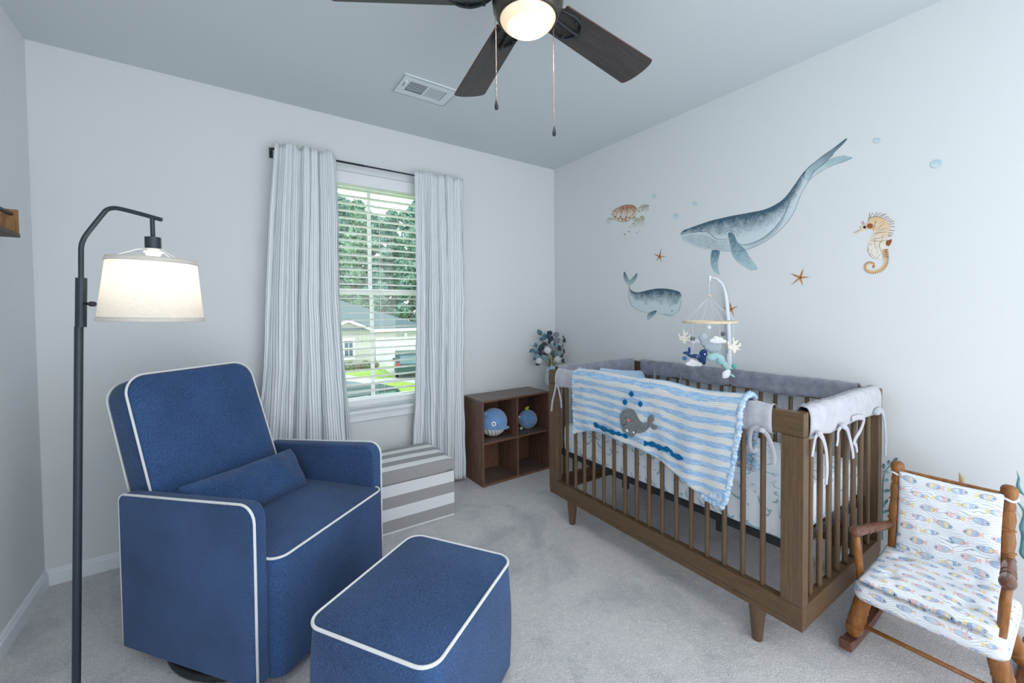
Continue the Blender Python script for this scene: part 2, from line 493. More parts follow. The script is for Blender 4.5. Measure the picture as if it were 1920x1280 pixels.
bm = bmesh.new(); bx(bm, -.128, -.124, -.03, .012, -.0085, -.006, ); mk('lever_slot', bm, M_dark, vt, smooth=False)
bm = bmesh.new(); bx(bm, -.132, -.120, -.05, -.036, -.018, -.007); mk('lever', bm, M_vent, vt, smooth=False, bevel=.003)

# ------------------------------------------------------------------ ceiling fan
FC = (-1.6, -1.73)
fan = empty('ceiling_fan', (FC[0], FC[1], 2.44), 0, 'dark five blade ceiling fan with a lit round glass bowl', 'ceiling fan')
M_bronze = plain('oil_rubbed_bronze', '#5a5650', .32, .75, var=.08)
M_blade = wood('fan_blade_laminate', '#33302f', '#4d4746', 0, 5, .4, 14)
M_edge = plain('fan_blade_edge', '#6b3f38', .6)
bm = bmesh.new(); lathe(bm, [(0, 0), (.06, 0), (.06, -.02), (.05, -.045), (.018, -.06), (.012, -.065), (.012, -.12), (.04, -.125), (.09, -.135), (.105, -.15), (.107, -.2), (.09, -.215), (.07, -.22), (.07, -.235), (0, -.235)], 40)
mk('motor_housing', bm, M_bronze, fan, auto=50)
bm = bmesh.new(); lathe(bm, [(.07, -.215), (.098, -.236), (.106, -.25), (.107, -.275), (.104, -.295), (.092, -.318), (.088, -.322), (.084, -.322), (.085, -.316), (.098, -.29), (.1, -.27), (.097, -.245), (.07, -.238)], 48)
mk('light_fitter', bm, M_bronze, fan, loc=(0, 0, -.018))
m = Mat('lit_frosted_glass', .3, 0, .4)
_x, _yy, _z = m.xyz(m.coord('Object'))
_dd = ((_x-.0)*(_x-.0)+(_yy+.0)*(_yy+.0)).sqrt()
_g = 1-_dd.ramp(.02, .068)
m.color(hx('#f3dcc4'))
_e = m.mix(hx('#f8cfa6'), hx('#fff4e4'), _g)
m.nt.links.new(_e.s, m.b.inputs['Emission Color'])
m.nt.links.new((_g*_g*_g*130+.30).s, m.b.inputs['Emission Strength'])
bm = bmesh.new(); lathe(bm, [(.085, -.312)]+[(.085*cos(a), -.312-.048*sin(a)) for a in [radians(i*7.5) for i in range(1, 12)]]+[(0, -.360)], 48)
mk('glass_bowl', bm, m.m, fan, loc=(0, 0, -.018))
for k in range(5):
    a = radians(5.9+72*k)
    R0 = Matrix.Rotation(a, 4, 'Z') @ Matrix.Translation((0, 0, -.282)) @ Matrix.Rotation(radians(-12), 4, 'X')
    bm = bmesh.new(); prof = []
    for i in range(0, 9): t = i/8; prof.append((.125+.46*t, -(.052+.018*t)))
    tip = []
    for i in range(1, 12):
        an = -pi/2+pi*i/12; tip.append((.585+.022*cos(an), .068*sin(an)))
    prof = prof[:-1]+[(.585, -.07)]+tip+[(.585, .07)]+[(x, -y) for x, y in prof[:-1][::-1]]
    prism(bm, [Vector((x, y, 0)) for x, y in prof], (0, 0, .006))
    for f in bm.faces:
        if len(f.verts) == 4: f.material_index = 1
    b = mk('blade', bm, [M_blade, M_edge], fan, smooth=False, bevel=.0015, seg=2); b.matrix_local = R0
    bm = bmesh.new()
    for s in (-1, 1):
        tube(bm, curve([(.085, s*.012, .03), (.12, s*.03, .006), (.165, s*.042, -.006), (.205, s*.035, -.007), (.225, s*.012, -.007)], 5), .0065, 8, flat=.6)
    tube(bm, curve([(.08, 0, .03), (.12, 0, .006), (.18, 0, -.006), (.235, 0, -.007)], 5), [.012]*10+[.009]*6, 8, flat=.5)
    for p in ((.185, .03), (.185, -.03), (.228, 0)): ball(bm, (p[0], p[1], -.010), .005, 8)
    ir = mk('blade_iron', bm, M_black, b)
M_chain = plain('brass_bead_chain', '#a58f86', .3, .8)
for (cx, cy, ztop, zend, lab) in ((-1.690-FC[0], -1.690-FC[1], -.28, -.585, ''), (-1.503-FC[0], -1.735-FC[1], -.30, -.635, '')):
    bm = bmesh.new(); z = ztop
    while z > zend: ball(bm, (cx, cy, z), .0019, 6); z -= .0048
    tube(bm, [(cx, cy, ztop), (cx, cy, zend)], .0006, 4)
    ch = mk('pull_chain', bm, M_chain, fan)
    bm = bmesh.new(); turned(bm, (cx, cy, zend), (cx, cy, zend-.032), [(0, .001), (.08, .0025), (.3, .0035), (.7, .0062), (.92, .005), (1, .001)], 12)
    mk('pull_fob', bm, M_black, ch)
# ------------------------------------------------------------------ floor lamp
P0 = at(143, 1372, z=0); P1 = at(152, 520, d=1.19)
lamp = empty('floor_lamp', P0, 0, 'tall black arched floor lamp with a lit cream linen shade', 'floor lamp')
L_ = lambda p: Vector(p)-P0
M_lampblk = plain('satin_black_metal', '#3c434a', .38, .5, var=.04)
bm = bmesh.new(); lathe(bm, [(0, 0), (.125, 0), (.125, .012), (.11, .020), (.03, .026), (.02, .04), (0, .04)], 48); mk('base', bm, M_lampblk, lamp, auto=40)
ps = at(148, 612, d=1.19)
bm = bmesh.new(); tube(bm, [Vector((0, 0, .02)), L_(ps)], .0098, 20); mk('pole', bm, M_lampblk, lamp, auto=40)
s0, s1 = at(151.5, 613, d=1.19), at(152.5, 521, d=1.19)
bm = bmesh.new(); tube(bm, [L_(s0), L_(s1)], .0124, 24); mk('sleeve', bm, M_lampblk, lamp, auto=40)
k0, k1 = at(160, 569, d=1.185), at(178, 570, d=1.185)
bm = bmesh.new(); turned(bm, L_(k0), L_(k1), [(0, .004), (.4, .004), (.42, .0055), (.6, .0075), (.95, .007), (1, .004)], 14); mk('knob', bm, M_lampblk, lamp)
sc_ = at(287, 455, d=1.25)
pts = [at(152, 530, d=1.19), at(152, 480, d=1.19), at(152.5, 462, d=1.19), at(156, 450, d=1.193), at(164, 437, d=1.198), at(192, 402, d=1.212), at(201, 393, d=1.217), at(213, 390, d=1.221), at(228, 392, d=1.226), at(262, 400.5, d=1.24), at(303, 412, d=1.254)]
bm = bmesh.new(); tube(bm, [L_(p) for p in curve(pts, 5)], .0062, 16); mk('arm', bm, M_lampblk, lamp, auto=40)
c = L_(sc_)
bm = bmesh.new(); tube(bm, [c+Vector((0, 0, .080)), c+Vector((0, 0, .022))], .0058, 12); ball(bm, c+Vector((0, 0, .019)), .006, 10)
lathe(bm, [(0, .016), (.0195, .016), (.0195, -.016), (.0175, -.018), (0, -.018)], 32, c); mk('socket', bm, M_lampblk, lamp, auto=40)
m = Mat('linen_shade', .9, 0, .1)
v = m.coord('UV', (1, 1, 1)); a_ = m.noise(m.coord('UV', (60, 900, 1)), 1, 3, .7); b_ = m.noise(m.coord('UV', (900, 60, 1)), 1, 3, .7)
_w = (a_*.5+b_*.5).ramp(.36, .56)
_lc = m.mix(hx('#bdb4a6'), hx('#fbf9f4'), _w); m.color(_lc); m.bump(a_+b_, .3, .001)
tr = m.nt.nodes.new('ShaderNodeBsdfTranslucent'); mx = m.nt.nodes.new('ShaderNodeMixShader'); mx.inputs[0].default_value = .5
m.nt.links.new(_lc.s, tr.inputs[0]); m.nt.links.new(m.b.outputs[0], mx.inputs[1]); m.nt.links.new(tr.outputs[0], mx.inputs[2])
m.nt.links.new(mx.outputs[0], m.nt.nodes['Material Output'].inputs[0]); M_linen = m.m
M_lband = fabric('linen_shade_trim', '#cdc8c0', .2, 700, .2)
tilt = Matrix.Rotation(radians(2.0), 4, Vector((sin(.6115), cos(.6115), 0)))
def shp(r0, r1, z0, z1, u, v): a = 2*pi*u; r = r0+(r1-r0)*v; return Vector((r*cos(a), r*sin(a), z0+(z1-z0)*v))
zt, zb_ = -.050, -.234; rt_, rb_ = .105, .1245
scn = Vector((c.x, c.y, c.z)) + (CR*.001)
bm = bmesh.new(); grid(bm, lambda u, v: shp(rt_, rb_, zt, zb_, u, v), 96, 16, True)
s = mk('lamp_shade', bm, M_linen, lamp, loc=scn, rot=tilt.to_euler()); 
for (za, zb2, ra, rb2) in ((zt+.001, zt-.012, rt_+.0008, rt_+.0026), (zb_+.011, zb_-.001, rb_-.001, rb_+.001)):
    bm = bmesh.new(); grid(bm, lambda u, v: shp(ra, rb2, za, zb2, u, v), 96, 1, True)
    e = mk('shade_trim', bm, M_lband, s); q = e.modifiers.new('s', 'SOLIDIFY'); q.thickness = .0022; q.offset = 0
bm = bmesh.new()
for k in range(3):
    a = radians(120*k+62)
    tube(bm, [Vector((.022*cos(a), .022*sin(a), -.02)), Vector((.038*cos(a), .038*sin(a), -.022)), Vector((.105*cos(a), .105*sin(a), zt-.001))], .0011, 8)
tube(bm, [Vector((.022*cos(t), .022*sin(t), -.02)) for t in [2*pi*i/24 for i in range(24)]], .0015, 6, closed=True)
mk('shade_carrier', bm, M_white, lamp, loc=scn)
M_bulbw = Mat('white_bulb_base', .4); M_bulbw.color(hx('#fff6e4')); M_bulbw.b.inputs['Emission Color'].default_value = hx('#fff0dc'); M_bulbw.b.inputs['Emission Strength'].default_value = .2
bm = bmesh.new(); lathe(bm, [(0, -.018), (.014, -.018), (.014, -.025), (.023, -.026), (.023, -.030), (.018, -.032), (.018, -.037), (.016, -.038), (.016, -.045), (.014, -.046), (.014, -.07), (0, -.07)], 28, c)
mk('bulb_base', bm, M_bulbw.m, lamp, auto=40)
M_glow = Mat('lit_bulb', .4); M_glow.color(hx('#fff6e4')); M_glow.b.inputs['Emission Color'].default_value = hx('#fff1e0'); M_glow.b.inputs['Emission Strength'].default_value = 9
bm = bmesh.new(); lathe(bm, [(0, -.076), (.014, -.078), (.028, -.10), (.030, -.12), (.022, -.142), (0, -.15)], 20, c); mk('light_bulb', bm, M_glow.m, lamp)

# ------------------------------------------------------------------ wall ledge on the left wall
led = empty('wall_ledge', (-3.0571, -.5, 1.505), 0, 'brown wood wall ledge with a dark metal rail, at the left edge of the photo', 'wall shelf')
M_rust = wood('rustic_brown_wood', '#5f4430', '#b98a5c', 2, 14, .7, 9)
M_rust2 = wood('rustic_brown_wood_board', '#4b4140', '#77675e', 1, 14, .7, 9)
mk('end_panel', box(.001, .094, -.012, 0, .012, .098), M_rust, led, smooth=False, bevel=.0015)
mk('bottom_board', box(.001, .096, -.6, 0, 0, .014), M_rust2, led, smooth=False, bevel=.0015)
mk('end_panel', box(.001, .094, -.6, -.588, .012, .098), M_rust, led, smooth=False, bevel=.0015)
mk('front_rail', box(.074, .084, -.588, -.012, .076, .086), M_black, led, smooth=False, bevel=.001)

# ------------------------------------------------------------------ glider chair
M_navy = fabric('navy_weave', '#334f79', .6, 330, .6, .12, 4)
M_navy_d = M_navy
M_pipe = fabric('cream_piping', '#dfe3e4', .08, 900, .2)
GA = .657; GW = .666; GD = .615; AT = .056
gl = empty('glider_chair', (-2.691, -.756, 0), GA, 'navy blue upholstered swivel glider armchair with white piping', 'armchair')
def arm(x0, outer):
    bm = bmesh.new()
    pr = [(0, .045), (-GD, .045)]
    r = .05; zf, zb2 = .624, .592
    pr += [(-GD, zf-r)]+[(-GD+r-r*cos(a), zf-r+r*sin(a)) for a in [radians(i*15) for i in range(1, 6)]]+[(-GD+r, zf)]
    pr += [(-.02, zb2+.001), (-.006, zb2-.006), (0, zb2-.02)]
    prism(bm, [Vector((x0, y, z)) for y, z in pr], (AT, 0, 0))
    o = mk('arm', bm, M_navy, gl, bevel=.011, seg=4)
    xo = x0 if outer < 0 else x0+AT
    bm = bmesh.new()
    path = [(0.002, .06), (.002, .3), (.002, zb2-.03), (-.003, zb2-.01), (-.02, zb2+.001), (-.3, (zf+zb2)/2+.002), (-GD+r+.02, zf+.002)]
    path += [(-GD+r-(r+.003)*cos(a), zf-r+(r+.003)*sin(a)) for a in [radians(90-i*15) for i in range(0, 7)]]+[(-GD-.003, .5), (-GD-.002, .3), (-GD-.001, .06)]
    tube(bm, [Vector((xo+.007*(-outer), y, z)) for y, z in path], .0042, 10)
    mk('piping', bm, M_pipe, o)
arm(0, -1); arm(GW-AT, 1)
# seat block: soft crowned top, front pushed a little forward of the arms
SX0, SX1, SY0, SY1, SZ = AT-.002, GW-AT+.012, -.655, -.02, .437
def softtop(x0, x1, y0, y1, zb, zt, crown, r, bulge=0., n=48, m=12, flare=0.):
    """upholstered block with rounded corners in plan: sides then a crowned top"""
    w, h = x1-x0, y1-y0; per = rrect(w, h, r, 7); N = len(per); bm = bmesh.new(); cx, cy = w/2, h/2
    lv = []
    for t in [i/8 for i in range(9)]:
        z = zb+(zt-.006-zb)*t; b = bulge*sin(pi*t)-flare*(1-t)
        lv.append([(cx+(x-cx)*(1+b/w*2), cy+(y-cy)*(1+b/h*2), z) for x, y in per])
    for t in [i/10 for i in range(0, 10)]:
        s = 1-t; k = 1-(1-t)**2.6 if t > 0 else 0
        lv.append([(cx+(x-cx)*(s-.004), cy+(y-cy)*(s-.004), zt+crown*min(1, k)) for x, y in per])
    rings = [[bm.verts.new((x0+a, y0+b2, z)) for a, b2, z in L] for L in lv]
    for A, B in zip(rings, rings[1:]):
        for j in range(N):
            bm.faces.new((A[j], A[(j+1) % N], B[(j+1) % N], B[j]))
    c = bm.verts.new((x0+cx, y0+cy, zt+crown))
    for j in range(N): bm.faces.new((rings[-1][j], rings[-1][(j+1) % N], c))
    bm.faces.new(rings[0][::-1])
    return bm, per
bm, per = softtop(SX0, SX1, SY0, SY1, .045, SZ, .012, [.045, .045, .01, .01], .0)
seat = mk('seat', bm, M_navy, gl, auto=60)
bm = bmesh.new()
pp = [Vector((SX0+x, SY0+y, SZ)) for x, y in per]
path = [p for p in pp if p.y < -.40]
left = sorted([p for p in path if p.x < SX0+.06 and p.y > SY0+.0], key=lambda p: -p.y)
ordered = [Vector((SX0, -.30, SZ))]+[Vector((SX0+x, SY0+y, SZ)) for x, y in rrect(SX1-SX0, SY1-SY0, [.045, .045, .01, .01], 7)[:16]]+[Vector((SX1, -.54, SZ))]
tube(bm, ordered, .0042, 10); mk('piping', bm, M_pipe, seat)
# backrest
bw = .518; bh = .632; th = radians(18.3)
rr = rrect(bw, bh, [.01, .01, .075, .075], 8)
bm = bmesh.new()
TP = lambda x, z: x - .016*max(0, (x/bw))*(z/bh)
rings = []
for yy, s in ((.128, .90), (.126, .985), (.118, 1.0), (.018, 1.0), (.005, .985), (-.001, .95), (-.006, .8), (-.009, .4)):
    rings.append([bm.verts.new((TP(bw/2+(x-bw/2)*s, z), yy, bh/2+(z-bh/2)*s)) for x, z in rr])
for A, B in zip(rings, rings[1:]):
    for j in range(len(A)): bm.faces.new((A[j], B[j], B[(j+1) % len(A)], A[(j+1) % len(A)]))
bm.faces.new(rings[0]); bm.faces.new(rings[-1][::-1])
bmesh.ops.recalc_face_normals(bm, faces=bm.faces)
Mb = Matrix.Translation((AT-.003, -.163, .40)) @ Matrix.Rotation(-th, 4, 'X')
for v_ in bm.verts: v_.co = Mb @ v_.co
back = mk('backrest', bm, M_navy, gl, auto=60)
for yy in (.010, .122):
    bm = bmesh.new()
    # start on the right side bottom, over the top, to the left bottom
    o_ = [(bw, .03)]+[q for q in rrect(bw, bh, [.01, .01, .075, .075], 8) if q[1] > .5]+[(0, .03)]
    tube(bm, [Mb @ Vector((TP(bw/2+(x-bw/2)*1.012, z), yy, bh/2+(z-bh/2)*1.008)) for x, z in o_], .0042 if yy < .05 else .0030, 10)
    mk('piping', bm, M_pipe, back)
bm = bmesh.new()
tube(bm, [(.33+.315*cos(a), -.31+.315*sin(a), .014) for a in [2*pi*i/64 for i in range(64)]], .0135, 12, closed=True)
lathe(bm, [(0, .0), (.05, .004), (.05, .06), (0, .06)], 24, (.33, -.31, 0))
for a in (0, pi/2): bx(bm, -.27, .27, -.02, .02, .006, .018, M=Matrix.Translation((.33, -.31, 0))@Matrix.Rotation(a, 4, 'Z'))
mk('swivel_base', bm, M_black, gl, auto=40)
# lumbar pillow, resting on the seat against the backrest
def pillow(bm, w, h, t, n=26, wr=.006, seed=1, pinch=.22, uvs=(1, 1), z0=0, p=2.6):
    for s in (1, -1):
        def f(u, v):
            a, b = 2*u-1, 2*v-1
            ed = max(0, (1-abs(a)**p)*(1-abs(b)**p))**.5
            k = 1-pinch*(1-(1-abs(a)**4))*0
            x = a*w/2*(1-.05*(1-abs(b)**1.5)*abs(a)**3) ; y = b*h/2*(1-.06*(1-abs(a)**1.5)*abs(b)**3)
            nz = mnoise.noise(Vector((x*13+seed, y*13, s*3)))*wr*ed
            return Vector((x, y, s*(t/2*ed)+nz+z0))
        grid(bm, f, n, n, uvf=lambda u, v: (u*uvs[0], v*uvs[1]))
    bmesh.ops.remove_doubles(bm, verts=bm.verts, dist=.0004)
    bmesh.ops.recalc_face_normals(bm, faces=bm.faces)
    return bm
bm = pillow(bmesh.new(), .50, .19, .15, 40, .022, 4, p=3.0)
GM = gl.matrix_basis.copy()
GM = Matrix.Translation((-2.691, -.756, 0)) @ Matrix.Rotation(GA, 4, 'Z')
pm = GM @ Matrix.Translation((.315, -.240, .520)) @ Matrix.Rotation(radians(2), 4, 'Y') @ Matrix.Rotation(radians(90-32), 4, 'X')
o = mk('lumbar_pillow', bm, M_navy, None); o.matrix_world = pm
tag(o, 'small navy lumbar pillow lying on the glider seat against its backrest', 'pillow')

# ------------------------------------------------------------------ ottoman
ot = empty('ottoman', (-2.21, -1.491, 0), .562, 'navy blue footstool with white piping in front of the armchair', 'ottoman')
ow, od, oh = .496, .413, .372
bm, per = softtop(0, ow, -od, 0, .022, oh, .012, .05, .006, flare=-.003)
ob = mk('upholstered_body', bm, M_navy, ot, auto=60)
bm = bmesh.new(); tube(bm, [Vector((x, y-od, oh-.001)) for x, y in per], .0047, 10, closed=True); mk('piping', bm, M_pipe, ob)
bm = bmesh.new(); tube(bm, [(.25+.17*cos(a), -.205+.15*sin(a), .012) for a in [2*pi*i/48 for i in range(48)]], .012, 10, closed=True); bx(bm, .1, .4, -.23, -.18, .004, .024)
mk('glide_base', bm, M_black, ot)

# ------------------------------------------------------------------ striped storage box
sb = empty('storage_box', (-1.251, -.511, 0), -.034, 'grey and white striped fabric storage box between the glider and window', 'storage box')
m = Mat('striped_canvas_side', .9, 0, .1); _x, _y, _z = m.xyz(m.coord('Object'))
_n = m.noise(m.coord(), 700, 2, .6)
_g = m.mix(hx('#9a9a9b'), hx('#b1b1b2'), _n); _w = m.mix(hx('#e3e6e9'), hx('#f2f4f6'), _n)
_f = ((_z-.012)/.130).fract() < .5
m.color(m.mix(_w, _g, _f*(_z > .012))); m.bump(_n, .1, .001); M_stside = m.m
m = Mat('striped_canvas_lid', .9, 0, .1); _x, _y, _z = m.xyz(m.coord('Object'))
_n = m.noise(m.coord(), 700, 2, .6)
_g = m.mix(hx('#9a9a9b'), hx('#b1b1b2'), _n); _w = m.mix(hx('#e3e6e9'), hx('#f2f4f6'), _n)
_f = (((_y-.0)/.125).fract() > .5)
m.color(m.mix(_w, _g, _f.max((_y < .006)))); m.bump(_n, .1, .001); M_stlid = m.m
bl_, bd_ = .64, .375
mk('box_body', box(-bl_, 0, 0, bd_, 0.001, .272), M_stside, sb, smooth=False, bevel=.003)
def lid(u, v):
    a = -bl_-.004+(bl_+.008)*u; b = -.004+(bd_+.008)*v
    ex = min(1, min(u, 1-u)*14); ey = min(1, min(v, 1-v)*11)
    z = .352-.030*(1-ex)**2*(.5+.5*v) - .004*(1-ey)**2 + .006*sin(pi*u)*sin(pi*v)
    return Vector((a, b, z))
bm = bmesh.new(); grid(bm, lid, 60, 24)
bmesh.ops.recalc_face_normals(bm, faces=bm.faces)
if sum(f.normal.z for f in bm.faces) < 0: bmesh.ops.reverse_faces(bm, faces=bm.faces)
bd = [e for e in bm.edges if len(e.link_faces) == 1]
ret = bmesh.ops.extrude_edge_only(bm, edges=bd)
for g in ret['geom']:
    if isinstance(g, bmesh.types.BMVert):
        u = (-g.co.x)/bl_; sag = .012*max(0, 1-abs(u)*8)
        g.co.z = .279+sag
bmesh.ops.contextual_create(bm, geom=[g for g in ret['geom'] if isinstance(g, bmesh.types.BMEdge)])
bmesh.ops.recalc_face_normals(bm, faces=bm.faces)
mk('box_lid', bm, M_stlid, sb, auto=50)
bm = bmesh.new(); tube(bm, [(-bl_-.004, -.0045, .279), (-.05, -.0045, .279), (-.015, -.0045, .282), (.002, -.0045, .291), (.0045, 0, .292), (.0045, bd_, .292)], .0022, 6)
mk('lid_binding', bm, fabric('taupe_binding', '#9c978f', .1, 600, .1), sb)

# ------------------------------------------------------------------ cube shelf and toys
M_wal = wood('dark_walnut_laminate', '#453029', '#8b6856', 2, 8, .42, 10)
M_walx = wood('dark_walnut_laminate_top', '#4f403c', '#85736a', 0, 8, .38, 10)
M_wedge = plain('walnut_edge_band', '#7a5a48', .5)
def panel(nm, b, mt):
    o = mk(nm, b, [mt, M_wedge], shf, smooth=False)
    for f in o.data.polygons:
        if f.normal.y < -.9: f.material_index = 1
    return o
shf = empty('cube_shelf', (-.916, -.285, 0), 0, 'dark walnut cube shelf with four compartments between curtain and crib', 'cube shelf')
T = .013; SW, SD_, SH = .604, .265, .603
panel('side_panel', box(0, T, 0, SD_, .001, SH-T), M_wal)
panel('side_panel', box(SW-T, SW, 0, SD_, .001, SH-T), M_wal)
panel('top_panel', box(0, SW, 0, SD_, SH-T, SH), M_walx)
panel('bottom_panel', box(T, SW-T, 0, SD_, .001, .001+T+.004), M_walx)
panel('divider', box(SW/2-T/2, SW/2+T/2, 0.001, SD_, T+.005, SH-T), M_wal)
panel('shelf_board', box(T, SW/2-T/2, 0.001, SD_, .295, .295+T), M_walx)
panel('shelf_board', box(SW/2+T/2, SW-T, 0.001, SD_, .295, .295+T), M_walx)
panel('back_panel', box(T, SW-T, SD_-.008, SD_-.001, T, SH-T), M_wal)
M_plb = fabric('blue_plush', '#6fa3dc', .3, 260, .9, .8, 30)
M_plw = fabric('white_plush', '#eef1f4', .08, 260, .8, .6, 30)
M_eyeb = plain('black_bead', '#15171a', .2, spec=.6); M_eyew = plain('white_felt_disc', '#f5f5f2', .8)
m = Mat('ribbed_white_plush', .95, 0, .1); _x, _y, _z = m.xyz(m.coord('Object'))
_r = ((_x*300+_z*160).sin()*.5+.5); m.color(m.mix(hx('#a9adae'), hx('#efefe9'), _r.ramp(.1, .6))); m.bump(_r, .6, .003); M_rib = m.m
wp = empty('whale_plush', (-.760, -.180, .3085), 0, 'large round blue whale plush with ribbed white belly in the shelf', 'plush toy')
R1 = .1
bm = bmesh.new()
def wh(u, v, R, top):
    th_, ph_ = pi*v, 2*pi*u
    x, y, z = sin(th_)*cos(ph_), sin(th_)*sin(ph_), cos(th_)
    k = 1+.05*x*z
    return Vector((x*R*1.06*k, y*R*.92, R*1.03+z*R*(1.03 if z > 0 else 1.0)))
def wave(u): return .600+.03*abs(sin(u*2*pi*1.5+.4))
grid(bm, lambda u, v: wh(u, v*wave(u), R1, 1), 60, 30, True); 
bmesh.ops.remove_doubles(bm, verts=bm.verts, dist=.0003); bmesh.ops.recalc_face_normals(bm, faces=bm.faces)
mk('body', bm, M_plb, wp)
bm = bmesh.new(); grid(bm, lambda u, v: wh(u, wave(u)-.01+(1-wave(u)+.01)*v, R1*1.0, 0), 60, 24, True)
bmesh.ops.remove_doubles(bm, verts=bm.verts, dist=.0003); bmesh.ops.recalc_face_normals(bm, faces=bm.faces)
mk('belly', bm, M_rib, wp)
for (u_, r_) in ((.675, .018), (.36, .018)):
    n_ = (wh(u_, .44, R1, 1)-Vector((0, 0, R1))).normalized(); p_ = wh(u_, .46, R1, 1)
    Rm = n_.to_track_quat('Z', 'Y').to_matrix()
    bm = bmesh.new(); ball(bm, p_, (r_, r_, .004), 16, M=Rm); e_ = mk('eye', bm, M_eyew, wp)
    bm = bmesh.new(); ball(bm, p_+n_*.004, (.006, .006, .003), 12, M=Rm); mk('pupil', bm, M_eyeb, e_)
blob('fin', [((.062, -.070, .068), (.034, .012, .013)), ((.082, -.055, .062), (.02, .01, .010))], M_plb, wp, .003, 3)
blob('tail', [((-.07, -.01, .17), (.016, .012, .026)), ((-.085, -.03, .185), (.016, .012, .012)), ((-.085, .012, .185), (.016, .016, .012))], M_plb, wp, .003, 4)
w2 = empty('whale_plush', (-.437, -.17, .3085), 0, 'small round blue whale plush with a yellow spout tuft', 'plush toy')
R2 = .074
def w2f(u, v):
    th_, ph_ = pi*v, 2*pi*u; x, y, z = sin(th_)*cos(ph_), sin(th_)*sin(ph_), cos(th_)
    return Vector((x*R2*1.05, y*R2*.95, R2*.98+z*R2*.98))
bm = bmesh.new(); grid(bm, lambda u, v: w2f(u, v*.80), 40, 24, True); bmesh.ops.remove_doubles(bm, verts=bm.verts, dist=.0003); bmesh.ops.recalc_face_normals(bm, faces=bm.faces)
mk('body', bm, M_plb, w2)
bm = bmesh.new(); grid(bm, lambda u, v: w2f(u, .79+v*.21), 40, 8, True); bmesh.ops.remove_doubles(bm, verts=bm.verts, dist=.0003); bmesh.ops.recalc_face_normals(bm, faces=bm.faces)
mk('belly', bm, M_plw, w2)
M_yel = fabric('yellow_felt', '#d9d94a', .15, 300, .4)
blob('spout_tuft', [((-.014, -.0, .158), (.011, .008, .012)), ((.004, 0, .162), (.009, .008, .014)), ((-.004, 0, .148), (.008, .008, .008))], M_yel, w2, .002, 3)
for u_ in (.66, .42):
    p_ = w2f(u_, .43); bm = bmesh.new(); ball(bm, p_, .0045, 10); mk('eye', bm, M_eyeb, w2)
blob('fin', [((-.078, -.02, .02), (.014, .012, .008)), ((-.085, -.03, .018), (.01, .01, .007))], M_plw, w2, .0025, 3)
blob('tail', [((-.082, -.0, .10), (.012, .01, .010)), ((-.09, -.012, .106), (.009, .009, .006))], M_plw, w2, .0025, 3)
bm = bmesh.new(); tube(bm, curve([w2f(u_, v_)*1.0+Vector((0, -.001, 0)) for u_, v_ in ((.70, .56), (.74, .63), (.80, .66), (.86, .62), (.90, .54))], 5), .0012, 6); mk('smile_stitch', bm, plain('blue_thread', '#3c6ea8'), w2)

# ------------------------------------------------------------------ flower vase
VC = Vector((-.150, -.125, SH))
m = Mat('pale_blue_carved_ceramic', .5, 0, .3); _n = m.voro(m.coord('Object', (1, 1, .35)), 90); m.color(m.mix(hx('#9fb6c0'), hx('#dbe7ec'), _n.ramp(.05, .5))); m.bump(_n, .7, .004)
vs = empty('flower_vase', VC, 0, 'pale blue textured vase with a ribbon bow on the cube shelf', 'vase')
bm = bmesh.new(); lathe(bm, [(0, 0.0005), (.046, .001), (.052, .01), (.054, .06), (.053, .09), (.044, .118), (.030, .135), (.026, .15), (.030, .165), (.027, .165), (.022, .15), (.0, .14)], 40); mk('vase_body', bm, m.m, vs)
M_rib2 = fabric('light_blue_ribbon', '#b9dcef', .1, 500, .1)
bm = bmesh.new()
for s in (-1, 1):
    tube(bm, curve([(-.03, -.03, .135), (-.045+s*.012, -.036, .15+s*.012), (-.055+s*.03, -.04, .16+s*.02), (-.03+s*.006, -.035, .138)], 6), .011, 8, flat=.25)
    tube(bm, curve([(-.03, -.035, .135), (-.045+s*.01, -.045, .115), (-.05+s*.016, -.05, .088), (-.062+s*.02, -.055, .07)], 6), .009, 8, flat=.2)
ball(bm, (-.03, -.034, .136), .009, 10)
tube(bm, [(.031*cos(a), .031*sin(a), .134) for a in [2*pi*i/24 for i in range(24)]], .006, 6, closed=True)
mk('ribbon_bow', bm, M_rib2, vs)
M_stem = plain('brown_green_stem', '#8b7b5c', .7); M_gst = plain('bright_green_stem', '#8ea43c', .6)
M_pw = plain('white_pompom_petals', '#eef2f5', .8, var=.05, scale=80); M_pb = plain('dusty_blue_pompom_petals', '#9dbfcb', .8, var=.15, scale=80)
YV = VC.y
def flower(u, v, r, mat, lab, dy=-.02, stem=M_stem):
    r *= 1.32
    p = at(u, v, y=YV+dy)
    f = empty('pompom_flower', p, 0, lab, 'artificial flower', None)
    bm = bmesh.new(); ball(bm, (0, 0, 0), r*.8, 14)
    n = 130
    for i in range(n):
        z = 1-2*(i+.5)/n; a = i*2.39996; q = sqrt(1-z*z); d_ = Vector((q*cos(a), q*sin(a), z))
        t1 = d_.cross(Vector((.3, .2, 1))).normalized(); t2 = d_.cross(t1)
        b0 = d_*r*.72; w_ = r*.15
        vs_ = [bm.verts.new(b0+t1*w_), bm.verts.new(b0+t2*w_), bm.verts.new(b0-t1*w_), bm.verts.new(b0-t2*w_)]; tp = bm.verts.new(d_*r*1.06)
        for k in range(4): bm.faces.new((vs_[k], vs_[(k+1) % 4], tp))
    mk('flower_head', bm, mat, f, smooth=False)
    bm = bmesh.new(); e_ = Vector((VC.x, VC.y, VC.z+.15))-p; tube(bm, curve([(0, 0, -r*.6), e_*.5+Vector((0, 0, -.005)), e_*.9, e_+Vector((0, 0, -.05))], 5), .0018, 6); mk('stem', bm, stem, f)
flower(1026.5, 656.5, .0215, M_pw, 'white pompom flower, topmost and central of the three white ones')
